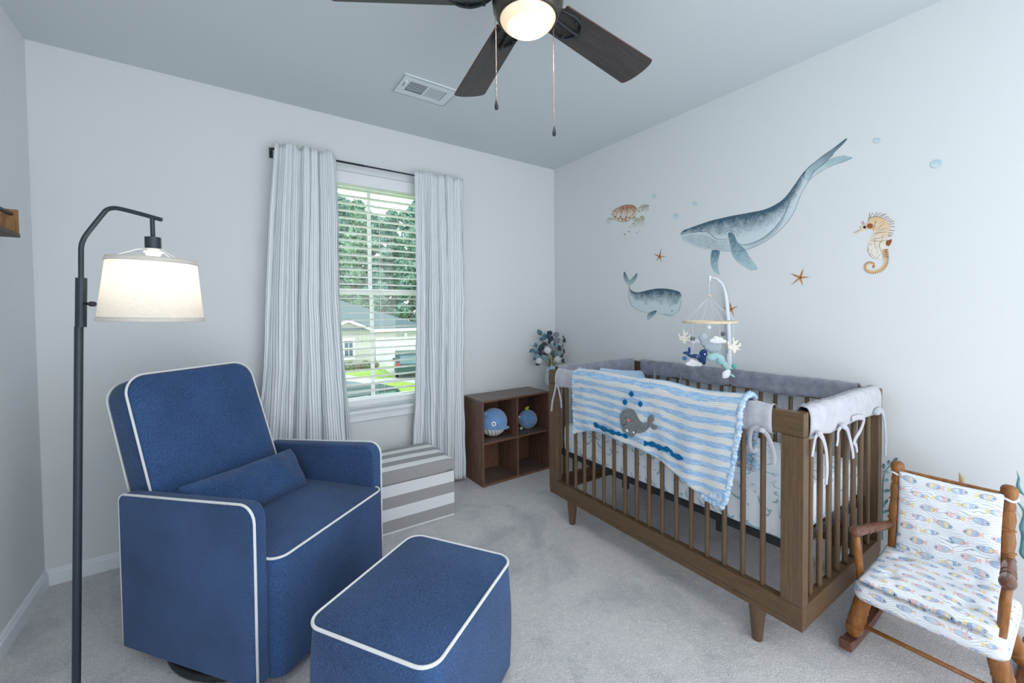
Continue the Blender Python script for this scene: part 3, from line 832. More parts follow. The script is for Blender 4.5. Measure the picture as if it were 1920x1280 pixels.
flower(1045.0, 673.5, .0215, M_pw, 'white pompom flower beside the crib corner, right of the other white ones')
flower(1010.5, 676.5, .0195, M_pw, 'white pompom flower at the lower left edge of the bouquet')
flower(1047, 663, .021, M_pb, 'dusty blue pompom flower behind the right white pompom', .012)
flower(1020.5, 670.5, .0185, M_pb, 'dusty blue pompom flower between the left and central white pompoms', -.015)
flower(1007, 667.5, .015, M_pb, 'small dusty blue pompom flower at the far left of the bouquet', .01)
flower(1043, 649, .0125, M_pb, 'tiny teal blue pompom flower high above the right white pompom', .01)
def leaf(bm, p, d, n, L_, w, fold=.2, mi=0):
    d = d.normalized(); s = d.cross(n).normalized(); n2 = s.cross(d)
    rows = []
    for i in range(7):
        t = i/6; ww = w*sin(pi*min(1, t*.93+.04))**.8; c_ = p+d*L_*t+n2*(-.18*L_*t*t)
        rows.append([bm.verts.new(c_-s*ww/2+n2*ww*fold), bm.verts.new(c_), bm.verts.new(c_+s*ww/2+n2*ww*fold)])
    for A, B in zip(rows, rows[1:]):
        for k in range(2): f = bm.faces.new((A[k], A[k+1], B[k+1], B[k])); f.material_index = mi
M_lfd = plain('navy_black_leaf', '#3b4759', .7, var=.2, scale=60); M_lfg = plain('sage_green_leaf', '#8a9c9b', .8, var=.15, scale=60); M_lft = plain('teal_green_leaf', '#5e8291', .8, var=.15, scale=60)
M_lfm = plain('mauve_grey_leaf', '#8b8f9a', .8, var=.15, scale=60)
rl = random.Random(5)
def sprig(tip, lv, mat, lab, dy=0.):
    """lv: leaves as (u, v, angle from up in degrees, length, width)"""
    p = at(tip[0], tip[1], y=YV+dy); b0 = Vector((VC.x, VC.y, VC.z+.12))
    f = empty('foliage_sprig', b0, 0, lab, 'artificial foliage')
    e_ = p-b0
    bm = bmesh.new(); tube(bm, curve([(0, 0, 0), e_*.35+Vector((0, 0, .03)), e_*.7+Vector((0, 0, .012)), e_], 5), .0014, 6)
    for u, v, a, l_, w_ in lv:
        q = at(u, v, y=YV+dy+rl.uniform(-.02, .02)); an = radians(a)
        d_ = CR*sin(an)+CU*cos(an)
        near = e_*max(.2, min(1, (q-b0).length/e_.length*.9))
        tube(bm, [near, q-b0], .0008, 4)
    mk('stem', bm, M_stem, f)
    for u, v, a, l_, w_ in lv:
        q = at(u, v, y=YV+dy+rl.uniform(-.015, .015)); an = radians(a); d_ = CR*sin(an)+CU*cos(an)
        bm = bmesh.new(); leaf(bm, q-b0-d_*l_*.58, d_+(-CF)*rl.uniform(-.2, .25), -CF+CR*rl.uniform(-.3, .3), l_*1.16, w_*1.45, rl.uniform(.05, .25))
        lf = mk('leaf', bm, mat, f); so = lf.modifiers.new('s', 'SOLIDIFY'); so.thickness = .0006
sprig((1012, 622), [(1012, 623, -40, .05, .028), (1021, 631, 8, .048, .026), (1015, 636, -60, .03, .02), (1017.5, 634, 30, .03, .02)], M_lft, 'sage and teal leaf sprig reaching to the upper left of the bouquet')
sprig((1030, 624), [(1031, 624.5, 20, .04, .034), (1028, 631, -15, .042, .026), (1034, 634, 18, .044, .022), (1022, 644.5, 108, .042, .02)], M_lfd, 'dark round leaf sprig at the top centre of the bouquet')
sprig((1043, 627), [(1043, 627, 0, .040, .036), (1041, 637, 5, .05, .026), (1047, 638, 12, .042, .022), (1034, 652, -14, .05, .022)], M_lfm, 'pale sage leaf sprig right of the top centre')
sprig((1060, 634), [(1057.5, 632, -40, .030, .013), (1061, 637, 20, .034, .032), (1058, 639, -30, .028, .022)], M_lfd, 'dark rounded leaf cluster at the upper right of the bouquet')
sprig((1066, 646), [(1063, 645.5, 80, .055, .014), (1055, 648, 60, .03, .012)], M_lfm, 'thin mauve leaf sprig pointing right above the crib post')
sprig((1064, 656), [(1063.5, 657, 4, .042, .009), (1057.5, 658, -6, .038, .010), (1065.5, 668.5, 85, .034, .009), (1057, 676, 75, .034, .026)], M_lfd, 'dark slender leaf sprig at the right edge of the bouquet', .01)
sprig((996, 657), [(997, 657, -120, .04, .02), (1005, 647, -12, .042, .020), (1001, 648, -90, .02, .006)], M_lft, 'teal leaf sprig pointing to the far left')
sprig((1012, 650), [(1014.5, 652, 10, .052, .034), (1013, 662, 15, .04, .026), (1048, 652, -12, .046, .022), (1008, 683, 100, .035, .012)], M_lfd, 'dark broad leaf sprig behind the left pompoms', .02)
sprig((1024, 660), [(1006, 660, -60, .040, .024), (1018, 648, -25, .036, .022), (1036, 662, 20, .040, .024), (1050, 655, 40, .036, .022), (1003, 672, -100, .030, .018), (1040, 645, 10, .036, .018)], M_lft, 'teal leaf sprig tucked low between the pompom flowers', .03)
sprig((1040, 664), [(1022, 664, -30, .040, .026), (1038, 670, 30, .036, .024), (1053, 666, 60, .040, .022), (1012, 657, -40, .040, .024), (1030, 640, 5, .040, .018)], M_lfd, 'dark leaf sprig filling the middle of the bouquet behind the pompoms', .035)
gp = at(1031, 668, y=YV-.03); b0 = Vector((VC.x, VC.y, VC.z+.14))
f = empty('berry_spray', b0, 0, 'bright green sprig with tiny white buds at the centre of the bouquet', 'artificial foliage')
bm = bmesh.new()
for du, dv in ((-8, -6), (8, -5), (0, 2), (-4, 14), (5, 12), (20, 16), (24, 14)):
    q = at(1032+du, 668+dv, y=YV-.03)-b0; tube(bm, curve([(0, 0, -.02), q*.5, q], 4), .0022, 6)
    leaf(bm, q*.6, q, -CF, .03, .010)
mk('stem', bm, M_gst, f)
bm = bmesh.new()
for du, dv in ((0, 0), (3, -2), (-2, -3), (1, 4), (4, 3), (-3, 2), (2, 7)): ball(bm, at(1031+du, 668+dv, y=YV-.045)-b0, .0042, 8)
mk('buds', bm, M_pw, f)
# ------------------------------------------------------------------ crib
CRA = .025; CO = Vector((-.816, -2.179, 0))
CW, CL, CH = .762, 1.34, .874
M_crib = wood('brown_stained_wood', '#513f2f', '#715b45', 2, 9, .42, 14)
M_criby = wood('brown_stained_wood_along', '#4d3b29', '#6d573f', 1, 9, .42, 14)
M_cribx = wood('brown_stained_wood_across', '#4d3b29', '#6d573f', 0, 9, .42, 14)
crib = empty('crib', CO, -CRA, 'brown wooden baby crib with round slats and tapered legs', 'crib')
CM = Matrix.Translation(CO) @ Matrix.Rotation(-CRA, 4, 'Z')
def cw(x, y, z): return CM @ Vector((x, y, z))
zb, zr, ZT = .138, .222, CH-.080
for nm, b, mt in (('bottom_rail', (0, .034, 0, CL), M_criby), ('bottom_rail', (CW-.034, CW, 0, CL), M_criby),
                  ('bottom_rail', (.0345, CW-.0345, 0, .034), M_cribx), ('bottom_rail', (.0345, CW-.0345, CL-.034, CL), M_cribx)):
    bm = bmesh.new(); bx(bm, b[0], b[1], b[2], b[3], zb+.024, zr)
    e = .0025
    bx(bm, b[0]+(e if b[0] < .01 else 0), b[1]-(e if b[1] > CW-.01 else 0), b[2]+(e if b[2] < .01 else 0), b[3]-(e if b[3] > CL-.01 else 0), zb, zb+.0225)
    mk(nm, bm, mt, crib, smooth=False, bevel=.0018, seg=2)
for x0, x1 in ((0, .040), (CW-.040, CW)):
    for y0, y1 in ((0, .070), (CL-.070, CL)):
        bm = bmesh.new(); bx(bm, x0, x1, y0, y1, zr+.0005, ZT-.001)
        mk('corner_post', bm, M_crib, crib, smooth=False, bevel=.002, seg=2)
for b, mt in (((0, .036, 0, CL), M_criby), ((CW-.036, CW, 0, CL), M_criby), ((.0365, CW-.0365, .004, .036), M_cribx), ((.0365, CW-.0365, CL-.036, CL-.004), M_cribx)):
    mk('top_rail', box(*b, ZT, CH), mt, crib, smooth=False, bevel=.003, seg=2)
bm = bmesh.new(); bm0 = None
for x in (.018, CW-.018):
    for i in range(16):
        bm = bmesh.new(); y = .135+i*.0707
        turned(bm, (x, y, zr-.003), (x, y, ZT+.003), [(0, .0085), (.03, .0095), (.97, .0095), (1, .0085)], 12); mk('slat', bm, M_crib, crib)
for y in (.019, CL-.019):
    for i in range(8):
        bm = bmesh.new(); x = .100+i*.0795
        turned(bm, (x, y, zr-.003), (x, y, ZT+.003), [(0, .0085), (.03, .0095), (.97, .0095), (1, .0085)], 12); mk('slat', bm, M_crib, crib)
for x in (.034, CW-.034):
    for y in (.160, CL-.165):
        bm = bmesh.new(); lathe(bm, [(0, 0), (.015, 0), (.0175, .003), (.030, zb+.001), (0, zb+.001)], 28, (x, y, 0)); mk('leg', bm, M_crib, crib, auto=40)
for y in (.055, CL-.06):
    for z in (.66, .40):
        bm = bmesh.new(); lathe(bm, [(0, .002), (.006, .002), (.006, -.002), (0, -.002)], 12)
        mk('bolt_hole', bm, M_black, crib, loc=(CW-.041, y, z), rot=(0, pi/2, 0))
bm = bmesh.new()
for y in (.045, CL-.052): bx(bm, .045, CW-.045, y, y+.012, .372, .40)
for x in (.045, CW-.06): bx(bm, x, x+.012, .045, CL-.045, .372, .40)
for i in range(9): bx(bm, .06, CW-.06, .15+i*.13, .158+i*.13, .392, .398)
for x in (.05, CW-.07):
    for y in (.30, CL-.55): bx(bm, x, x+.02, y, y+.03, .33, .372)
mk('mattress_support', bm, M_black, crib, smooth=False, bevel=.001)
mk('nameplate', box(.46, .54, -.0012, .001, .185, .205), plain('silver_label_plate', '#9aa3a6', .5), crib, smooth=False)

# mattress with the printed sheet
m = Mat('ocean_print_sheet', .9, 0, .1)
_u, _v, _ = m.xyz(m.coord('UV'))
def cells(m, U, V, s, off=0.):
    """staggered cells; returns centred local coordinates and two random numbers per cell"""
    a = U*s+off; r = (V*s+off); row = r.floor(); a = a+row*.5
    ca = a.floor(); la = a-ca-.5; lb = r-row-.5
    rn = m.white(m.vec(ca, row, off)); rn2 = m.white(m.vec(row, ca, off+7.3))
    return la, lb, rn, rn2
wv = m.noise(m.coord('UV', (1, 1, 1)), 14, 2, .5)
acc = None
for s, off, th_ in ((11., .0, .92), (17., .37, .8)):
    la, lb, r1, r2 = cells(m, _u+wv*.006, _v, s, off)
    an = (r1-.5)*3.; cs, sn = an._m('COSINE'), an.sin()
    x = (la+(r2-.5)*.3)*cs+(lb+(r1-.5)*.3)*sn; y = (lb+(r1-.5)*.3)*cs-(la+(r2-.5)*.3)*sn
    yc = y-(x*x)*1.3+.06
    fish = ((x*x)/(.30*.30)+(yc*yc)/(.062*.062)) < 1.0
    tail = ((x-.30).abs() < .07)*(yc.abs() < ((x-.24).abs()*.9))
    star = (x*x+y*y).sqrt() < (.07+.05*((y._m('ARCTAN2', x))*5.0).sin())
    shape = (fish.max(tail))*(r2 < .62)+star*(r2 > .62)
    shape = shape*(r1 < th_)
    acc = shape if acc is None else acc.max(shape)
_n = m.noise(m.coord('UV', (1, 1, 1)), 60, 3, .6)
_ln = ((_v*160).fract() < .12)
_base = m.mix(hx('#e4ebf2'), hx('#cbd6e1'), _ln*.5)
m.color(m.mix(_base, m.mix(hx('#6f93a8'), hx('#a9c2ce'), _n.ramp(.35, .6)), acc.clamp()*_n.ramp(.25, .5)))
M_sheet = m.m
mt_ = empty('crib_mattress', CO, -CRA, 'white crib mattress in a sheet printed with small blue sea animals', 'mattress')
mx0, mx1, my0, my1 = .05, CW-.05, .062, CL-.062
per = rrect(mx1-mx0, my1-my0, .035, 6); N = len(per)
bm = bmesh.new(); uvl = bm.loops.layers.uv.verify()
prof = [(.994, .402), (1.0, .412), (1.004, .47), (1.0, .532), (.99, .545), (.975, .550), (.9, .5515), (.5, .553), (0.02, .554)]
rings = []; w_, h_ = mx1-mx0, my1-my0; plen = [0]
for i in range(N): plen.append(plen[-1]+(Vector(per[(i+1) % N])-Vector(per[i])).length)
for s_, z in prof: rings.append([bm.verts.new((mx0+w_/2+(x-w_/2)*s_, my0+h_/2+(y-h_/2)*s_, z)) for x, y in per])
for k, (A, B) in enumerate(zip(rings, rings[1:])):
    for j in range(N):
        f_ = bm.faces.new((A[j], A[(j+1) % N], B[(j+1) % N], B[j]))
        if k < 4:
            us = (plen[j], plen[j+1], plen[j+1], plen[j])
            for l, uu, vv in zip(f_.loops, us, (prof[k][1],)*2+(prof[k+1][1],)*2): l[uvl].uv = (uu, vv)
        else:
            for l in f_.loops: l[uvl].uv = (l.vert.co.y+3.1, l.vert.co.x+2.7)
f_ = bm.faces.new(rings[-1])
for l in f_.loops: l[uvl].uv = (l.vert.co.y+3.1, l.vert.co.x+2.7)
bm.faces.new(rings[0][::-1])
mk('fitted_sheet', bm, M_sheet, mt_, auto=60)
M_lbl = fabric('light_blue_cotton', '#b5d0ea', .1, 500, .2, .2, 8)
bm = pillow(bmesh.new(), .40, .30, .10, 26, .008, 9)
o = mk('crib_pillow', bm, M_lbl, None)
o.matrix_world = CM @ Matrix.Translation((.52, CL-.145, .705)) @ Matrix.Rotation(radians(66), 4, 'X') @ Matrix.Rotation(radians(-8), 4, 'Z')
tag(o, 'light blue pillow leaning at the far end inside the crib', 'pillow')
M_teal = fabric('teal_fabric', '#2fa0b5', .25, 400, .3); M_dkbl = fabric('deep_blue_fabric', '#1368a8', .1, 400, .3); M_gry = fabric('grey_plush', '#8f979e', .15, 300, .6)
bm = box(-.09, .09, -.02, .02, 0, .16)
bk = empty('fabric_book', cw(.22, CL-.115, .553), -CRA, 'blue and teal soft book standing in the far crib corner', 'soft book')
mk('cover', box(-.11, .09, -.022, .018, .085, .17), M_dkbl, bk, bevel=.006); mk('pages', box(-.11, .09, -.022, .018, 0.001, .0845), M_teal, bk, bevel=.006)
gw = empty('seal_plush', cw(.12, CL-.24, .553), -CRA, 'grey plush toy lying on the mattress behind the left edge of the blanket', 'plush toy')
blob('body', [((0, 0, .04), (.05, .04, .04)), ((.02, -.04, .03), (.03, .03, .03)), ((-.06, .0, .05), (.03, .02, .012)), ((-.08, .02, .055), (.02, .02, .008))], M_gry, gw, .005, 4)
bm = bmesh.new()
M_arc = fabric('slate_blue_plush', '#5f8fb8', .2, 300, .6)
hb = empty('nursing_pillow', cw(.50, 1.02, .553), -CRA, 'slate blue curved cushion in the crib, its top showing above the blanket edge', 'cushion')
bm = bmesh.new(); tube(bm, curve([(.0, -.15, .04), (.0, -.13, .15), (0, -.02, .205), (0, .10, .17), (0, .14, .04)], 8), [.025]+[.04]*31+[.025], 16)
mk('cushion_body', bm, M_arc, hb)

# ------------------------------------------------------------------ rail covers
def velvet(name, col, col2):
    m = Mat(name, .9, 0, .1); _n = m.noise(m.coord(), 24, 4, .55, .5); _f = m.noise(m.coord(), 500, 2, .6)
    m.color(m.mix(hx(col), hx(col2), (_n*.6+_f*.4).ramp(.3, .7))); m.bump(_n*.5+_f*.5, .4, .005)
    m.b.inputs['Sheen Weight'].default_value = .5; m.b.inputs['Sheen Roughness'].default_value = .4; return m.m
M_vl = velvet('pale_grey_fleece', '#a9abb5', '#c6c8d0'); M_vd = velvet('mid_grey_velvet', '#767986', '#a2a5b3')
def cover(p0, p1, ztop, zbot, hw_, outer_side, ties, seed, label):
    """padded cover wrapped round a rail from p0 to p1 (crib local xy); two-sided fabric: pale outside, darker inside"""
    p0, p1 = Vector((p0[0], p0[1], 0)), Vector((p1[0], p1[1], 0)); L = (p1-p0).length; t_ = (p1-p0)/L
    n_ = Vector((t_.y, -t_.x, 0))*outer_side
    o = empty('rail_cover', CM @ Vector((p0.x, p0.y, zbot)), -CRA, label, 'crib rail cover')
    O = Vector((p0.x, p0.y, zbot)); rnd = random.Random(seed)
    ns = int(L/.012); cz, hz = (ztop+zbot)/2, (ztop-zbot)/2
    for side in (1, -1):
        def f(u, v):
            a = pi*(v)+(0 if side > 0 else pi)   # v 0..1: from bottom over one side to the top
            a = -pi/2+pi*v
            s = u*L; g = 0; gz = 0
            for q, wdt in ties:
                d_ = (s-q)/wdt; g -= .12*math.exp(-d_*d_*2); gz -= .18*math.exp(-d_*d_)
            fold = sum(.0011*sin(s*w_*90+ph_+v*sw) for w_, ph_, sw in FR)
            for q, wdt in ties:
                d_ = abs(s-q); fold += .0022*sin((s-q)*260+v*1.5)*math.exp(-(d_/.05)**2)
            e = min(1, min(u, 1-u)*L/.012)
            ca, sa = cos(a), sin(a)
            X = abs(ca)**.65*hw_*(1+g*(.5-.5*sa))*(.8+.2*e)+fold*ca
            Z = (abs(sa)**.75)*(1 if sa > 0 else -1)*hz
            sag = .004*sin(s*17+seed)*(1 if sa < 0 else .3)
            Z *= 1 if sa > 0 else (1+gz*-.3)
            Z += fold*.6*sa
            return p0+t_*s+n_*(side*X)+Vector((0, 0, cz+Z+sag))-O
        FR = [(rnd.uniform(.4, 1.6), rnd.uniform(0, 6), rnd.uniform(-2, 2)) for _ in range(5)]
        bm = bmesh.new(); grid(bm, f, ns, 22)
        if side > 0: pass
        bmesh.ops.recalc_face_normals(bm, faces=bm.faces)
        q = mk('outer_panel' if side > 0 else 'inner_panel', bm, M_vl if side > 0 else M_vd, o)
        sd = q.modifiers.new('s', 'SOLIDIFY'); sd.thickness = .003; sd.offset = 0
        tag(q, 'pale grey outer fabric' if side > 0 else 'darker grey inner fabric')
    return o, O
def ribbon(parent, pts, w, mat, flat=.28):
    """tie hanging from a cover; pts in world space"""
    b = bmesh.new(); q = [parent.matrix_basis.inverted() @ Vector(p) for p in pts]
    tube(b, curve(q, 6), w, 10, flat=flat); return mk('tie', b, mat, parent)
CZ0, CZ1 = CH+.012, ZT-.012
cf, _ = cover((.018, .098), (.018, CL-.075), CZ0, CZ1, .026, -1, ((.045, .03), (.60, .03), (CL-.19, .03)), 2, 'light grey fleece cover on the front crib rail, half under the blue blanket')
cb_, _ = cover((CW-.018, CL-.085), (CW-.018, .075), CZ0+.002, CZ1+.010, .026, -1, ((.05, .03), (.33, .03), (.62, .03), (.92, .03)), 3, 'grey velvet cover along the back crib rail against the wall')
ce, _ = cover((CW-.05, .020), (.045, .020), CZ0+.004, CZ1-.006, .030, -1, ((.05, .025), (.28, .03), (.47, .03), (.66, .02)), 4, 'pale grey gathered cover on the near end rail of the crib')
cl_, _ = cover((.045, CL-.020), (CW-.045, CL-.020), CZ0+.006, CZ1+.004, .028, -1, ((.06, .03), (.34, .03), (.62, .03)), 6, 'grey velvet cover on the far end rail of the crib')
for o in (cf, cb_, ce, cl_): o.matrix_basis = Matrix.Translation(o.location) @ Matrix.Rotation(-CRA, 4, 'Z')
nF = CM.to_3x3() @ Vector((-1, 0, 0)); pF = cw(-.012, 0, 0)
def F_(u, v, off=.0): return at(u, v, n=nF, p=pF+nF*off)
nE = CM.to_3x3() @ Vector((0, -1, 0)); pE = cw(0, -.014, 0)
def E_(u, v, off=.0): return at(u, v, n=nE, p=pE+nE*off)
# front ties
def knot(parent, p, r, mat):
    b = bmesh.new(); ball(b, parent.matrix_basis.inverted() @ p, (r*1.2, r, r*.8), 12); return mk('knot', b, mat, parent)
ribbon(cf, [F_(1043, 719), F_(1040, 735), F_(1036, 752), F_(1034, 771)], .0075, M_vl)
ribbon(cf, [F_(1044, 719), F_(1048, 732), F_(1051, 748), F_(1053, 765)], .0075, M_vl)
ribbon(cf, [F_(1043, 720), F_(1042, 708), F_(1044, 696)], .006, M_vl)
ribbon(cf, [F_(1427, 806, .004), F_(1417, 801, .006), F_(1409, 806, .004), F_(1406, 822), F_(1407, 838), F_(1412, 846), F_(1420, 842)], .0075, M_vl)
ribbon(cf, [F_(1428, 806, .004), F_(1438, 815, .006), F_(1446, 835, .004), F_(1451, 856), F_(1449, 871)], .0085, M_vl)
knot(cf, F_(1429, 806, .008), .011, M_vl)
# near-end ties
ribbon(ce, [E_(1535, 812), E_(1529, 820), E_(1526, 836), E_(1523, 856)], .0085, M_vl)
ribbon(ce, [E_(1536, 812), E_(1543, 822), E_(1549, 845), E_(1551, 880), E_(1549, 908)], .0105, M_vl)
knot(ce, E_(1535, 812, .003), .010, M_vl)
ribbon(ce, [E_(1579, 797), E_(1572, 808), E_(1571, 824), E_(1569, 836)], .0085, M_vl)
ribbon(ce, [E_(1580, 797), E_(1588, 804), E_(1593, 820), E_(1598, 842), E_(1600, 858)], .0105, M_vl)
knot(ce, E_(1579, 797, .003), .010, M_vl)
ribbon(ce, [E_(1597, 785), E_(1610, 782), E_(1620, 785), E_(1614, 805), E_(1604, 822), E_(1601, 830)], .0105, M_vl)
ribbon(ce, [E_(1600, 828), E_(1605, 835), E_(1607, 847)], .009, M_vl)
ribbon(ce, [E_(1640, 772), E_(1650, 768), E_(1656, 776), E_(1660, 800), E_(1661, 825), E_(1660, 855)], .011, M_vl)
knot(ce, E_(1643, 773, .003), .014, M_vl)
# back ties, seen between the slats
for (u, v0, v1, du) in ((1278, 700, 742, -4), (1467, 742, 775, 0), (1361, 724, 748, 3), (1226, 694, 716, 2)):
    zc = CW-.018-.03
    g = lambda a, b: at(a, b, n=nF, p=cw(zc, 0, 0))
    ribbon(cb_, [g(u, v0), g(u+du, (v0+v1)/2), g(u+du*.6, v1)], .010, M_vd)
ribbon(cl_, [at(1223, 686, n=nE, p=cw(0, CL-.06, 0)), at(1219, 700, n=nE, p=cw(0, CL-.07, 0))], .008, M_vd)

# ------------------------------------------------------------------ crocheted blanket
m = Mat('crochet_stripes', .95, 0, .05)
_u, _v, _ = m.xyz(m.coord('UV'))
_cr = m.noise(m.coord('UV', (1, 1, 1)), 7, 2, .5); _hf = m.noise(m.coord('UV', (26, 160, 1)), 1, 3, .7)
_sv = _v+(_cr-.5)*.003
_st = ((_sv*24.5).fract()-.5).abs()            # 0 in the middle of a blue stripe
_row = (_v*150)
_hole = (((_u*135+((_row.floor()).mod(2.0))*.5).fract()-.5).abs() < .15)*((_row.fract()-.5).abs() < .19)
_blue = m.mix(hx('#8fc0ee'), hx('#cfe5f9'), _hf.ramp(.35, .68)); _wh = m.mix(hx('#f4efe8'), hx('#e3effa'), _hf.ramp(.4, .7))
_vn = m.noise(m.coord('UV', (2.5, 14, 1)), 3, 3, .6)
_bmix = (_st+(_hf-.5)*.22+(_vn-.5)*(1.5-_u*1.5).clamp()).ramp(.21, .30)
_c = m.mix(_blue, _wh, _bmix); m.color(m.mix(_c, hx('#5d87b4'), _hole*.8))
m.bump((_row.fract()-.5).abs()*1.2-_hole*.8+m.noise(m.coord('UV', (1, 1, 1)), 400, 2)*.6, .8, .004); M_croc = m.m
m = Mat('crochet_trim_yarn', .95, 0, .05); _n = m.noise(m.coord(), 60, 3); m.color(m.mix(hx('#a9d0f4'), hx('#e2effb'), _n.ramp(.4, .6))); m.bump(m.noise(m.coord(), 350, 3, .7), .9, .004); M_ctrim = m.m
M_cgrey = Mat('grey_crochet', .95, 0, .05); _v3 = M_cgrey.voro(M_cgrey.coord(), 380); M_cgrey.color(M_cgrey.mix(hx('#55595e'), hx('#9a9ea2'), _v3.ramp(.2, .7))); M_cgrey.bump(_v3, .8, .004); M_cgrey = M_cgrey.m
M_cblue = Mat('royal_blue_crochet', .95, 0, .05); _v3 = M_cblue.voro(M_cblue.coord(), 260); M_cblue.color(M_cblue.mix(hx('#0b4f83'), hx('#1870a8'), _v3.ramp(.2, .7))); M_cblue.bump(_v3, .6, .003); M_cblue = M_cblue.m
TOPC = [(1074, 697), (1110, 700.5), (1160, 710), (1200, 717), (1240, 723), (1290, 737), (1340, 744), (1391, 748)]
BOTC = [(1077, 812), (1115, 808), (1160, 826), (1200, 842), (1240, 862), (1268, 886), (1300, 918), (1333, 950)]
BOT2 = [(1077, 812), (1115, 808), (1160, 826), (1200, 842), (1240, 862), (1268, 886), (1300, 918), (1333, 950)]
def lerpc(C, t):
    t = t*(len(C)-1); i = min(len(C)-2, int(t)); f = t-i; a, b = C[i], C[i+1]
    return (a[0]+(b[0]-a[0])*f, a[1]+(b[1]-a[1])*f)
TC = [(p.x, p.y) for p in curve([(a, b, 0) for a, b in TOPC], 6)]; BC = [(p.x, p.y) for p in curve([(a, b, 0) for a, b in BOTC], 6)]
blk = empty('baby_blanket', cw(-.02, .6, CH), 0, 'blue and white striped crochet blanket with a grey whale over the front crib rail', 'blanket')
BO = Vector(blk.location)
zTop = CH+.024
def outer(u, v):
    """hanging front face"""
    a = lerpc(TC, u); b = lerpc(BC, u)
    right = u**5
    px_ = a[0]+(b[0]-a[0])*(v if v > 0 else 0); py = a[1]+(b[1]-a[1])*v
    # the right edge hangs steeply, then sweeps in at the hem
    px_ += right*(-(b[0]-a[0])*v + (-22*v-10*v*v - 26*max(0, v-.8)/.2*max(0, v-.8)))
    off = .016+.006*sin(u*16+v*2)*v+.005*sin(u*37-v*3)*v
    return F_(px_, py, off), off
def blanket(u, v):
    vo = .24
    if v >= vo:
        t = (v-vo)/(1-vo); p, off = outer(u, t*1.0)
        k = min(1, t/.10); ztop = p.z
        return p + nF*(-.018*(1-k)**2)
    t = v/vo                      # 0 inner hem .. 1 over the rail
    top, off = outer(u, 0); inn = cw(.058, 0, 0); d_ = ((inn-top).dot(nF))
    if t > .72:
        q = (t-.72)/.28; a = pi*q/2
        lift = .010*sin(pi*min(1, q))
        return top+nF*(-.018)+nF*(d_+.018)*(1-q)+Vector((0, 0, lift))
    q = 1-t/.72
    drop = .12+.17*u
    return top+nF*d_+Vector((0, 0, -drop*q+.0))-nF*(.010*sin(u*14)*q)
def buv(u, v):
    vo = .24
    if v >= vo:
        t = (v-vo)/(1-vo); p, _ = outer(u, t); a, _ = outer(u, 0); return (u*.80, (p-a).length*(1-.10*u)+.012)
    return (u*.80, -(1-v/vo)*.22+.012)
bm = bmesh.new(); grid(bm, lambda u, v: blanket(u, v)-BO, 90, 56, uvf=buv)
c_ = mk('crocheted_body', bm, M_croc, blk); so = c_.modifiers.new('s', 'SOLIDIFY'); so.thickness = .004; so.offset = -1
bm = bmesh.new(); rnd = random.Random(8)
def scallops(path, step, r0):
    acc_ = 0; last = path[0]
    for p in path[1:]:
        acc_ += (p-last).length; last = p
        if acc_ > step:
            acc_ = 0; r = r0*rnd.uniform(.8, 1.2)
            ball(bm, p-BO+Vector((rnd.uniform(-1, 1), rnd.uniform(-1, 1), rnd.uniform(-1, 1)))*.002, (r*.8, r*1.1, r), 9)
R_ = lambda u0, u1, v0, v1, n=120: [blanket(u0+(u1-u0)*i/n, v0+(v1-v0)*i/n) for i in range(n+1)]
scallops(R_(0, 0, .16, 1), .0125, .0105)
mk('scalloped_edge', bm, M_ctrim, blk); bm = bmesh.new()
scallops(R_(1, 1, 0, 1, 200), .0125, .0112); scallops(R_(.90, 1, 1, 1), .008, .009); scallops(R_(.93, 1, .97, .93), .008, .009)
scallops(R_(0, 1, 0, 0, 200)[::-1], .012, .008)
mk('scalloped_edge', bm, M_ctrim, blk)
def puff(poly, off, th, mat, name, parent, plane=None, bev=None, seg=3):
    pl = plane or F_
    P_ = [pl(u, v, off)-Vector(parent.matrix_world.translation if parent.parent else parent.location) for u, v in poly]
    b = bmesh.new(); prism(b, P_, nF*th)
    bmesh.ops.recalc_face_normals(b, faces=b.faces)
    return mk(name, b, mat, parent, bevel=bev or th*.6, seg=seg)
Zp = lambda pts, ox, oy, s: [(ox+x/s, oy+y/s) for x, y in pts]
def smoothp(pts, n=4): return [(p.x, p.y) for p in curve([(a, b, 0) for a, b in pts], n, True)]
wb = smoothp(Zp([(205, 520), (215, 440), (260, 385), (330, 362), (400, 385), (445, 440), (490, 520), (540, 575), (610, 570), (640, 600), (600, 680), (540, 720), (440, 735), (390, 785), (330, 770), (320, 730), (250, 700), (222, 620)], 1140, 720, 8))
wh_ = puff(wb, .016, .013, M_cgrey, 'whale_applique', blk)
tl = smoothp(Zp([(610, 590), (620, 500), (660, 458), (695, 470), (698, 540), (670, 590), (740, 620), (752, 655), (700, 678), (650, 625)], 1140, 720, 8))
puff(tl, .016, .011, M_cgrey, 'tail_applique', blk)
for (x, y, r, mt2) in ((268, 497, 1.7, M_eyeb), (310, 543, 3.8, fabric('pink_yarn', '#ef6f7d', .1, 300, .5)), (287, 695, 3.4, M_plw), (385, 722, 2.8, M_plw)):
    b = bmesh.new(); p = F_(1140+x/8, 720+y/8, .028)-BO; rr_ = r/500*1.0; ball(b, p, (rr_*.6, rr_, rr_), 12); mk('eye' if mt2 is M_eyeb else 'yarn_spot', b, mt2, blk)
b = bmesh.new(); tube(b, [F_(1140+x/8, 720+y/8, .029)-BO for x, y in ((230, 618), (250, 605), (270, 590))], .0018, 6); mk('mouth', b, M_eyeb, blk)
for x, y in ((362, 145), (263, 266), (495, 295)):
    puff(smoothp(Zp([(x, y-44), (x+24, y-20), (x+32, y+6), (x+8, y+46), (x-26, y+18), (x-26, y-20)], 1140, 720, 8), 3), .018, .009, M_cblue, 'spout_drop', blk)
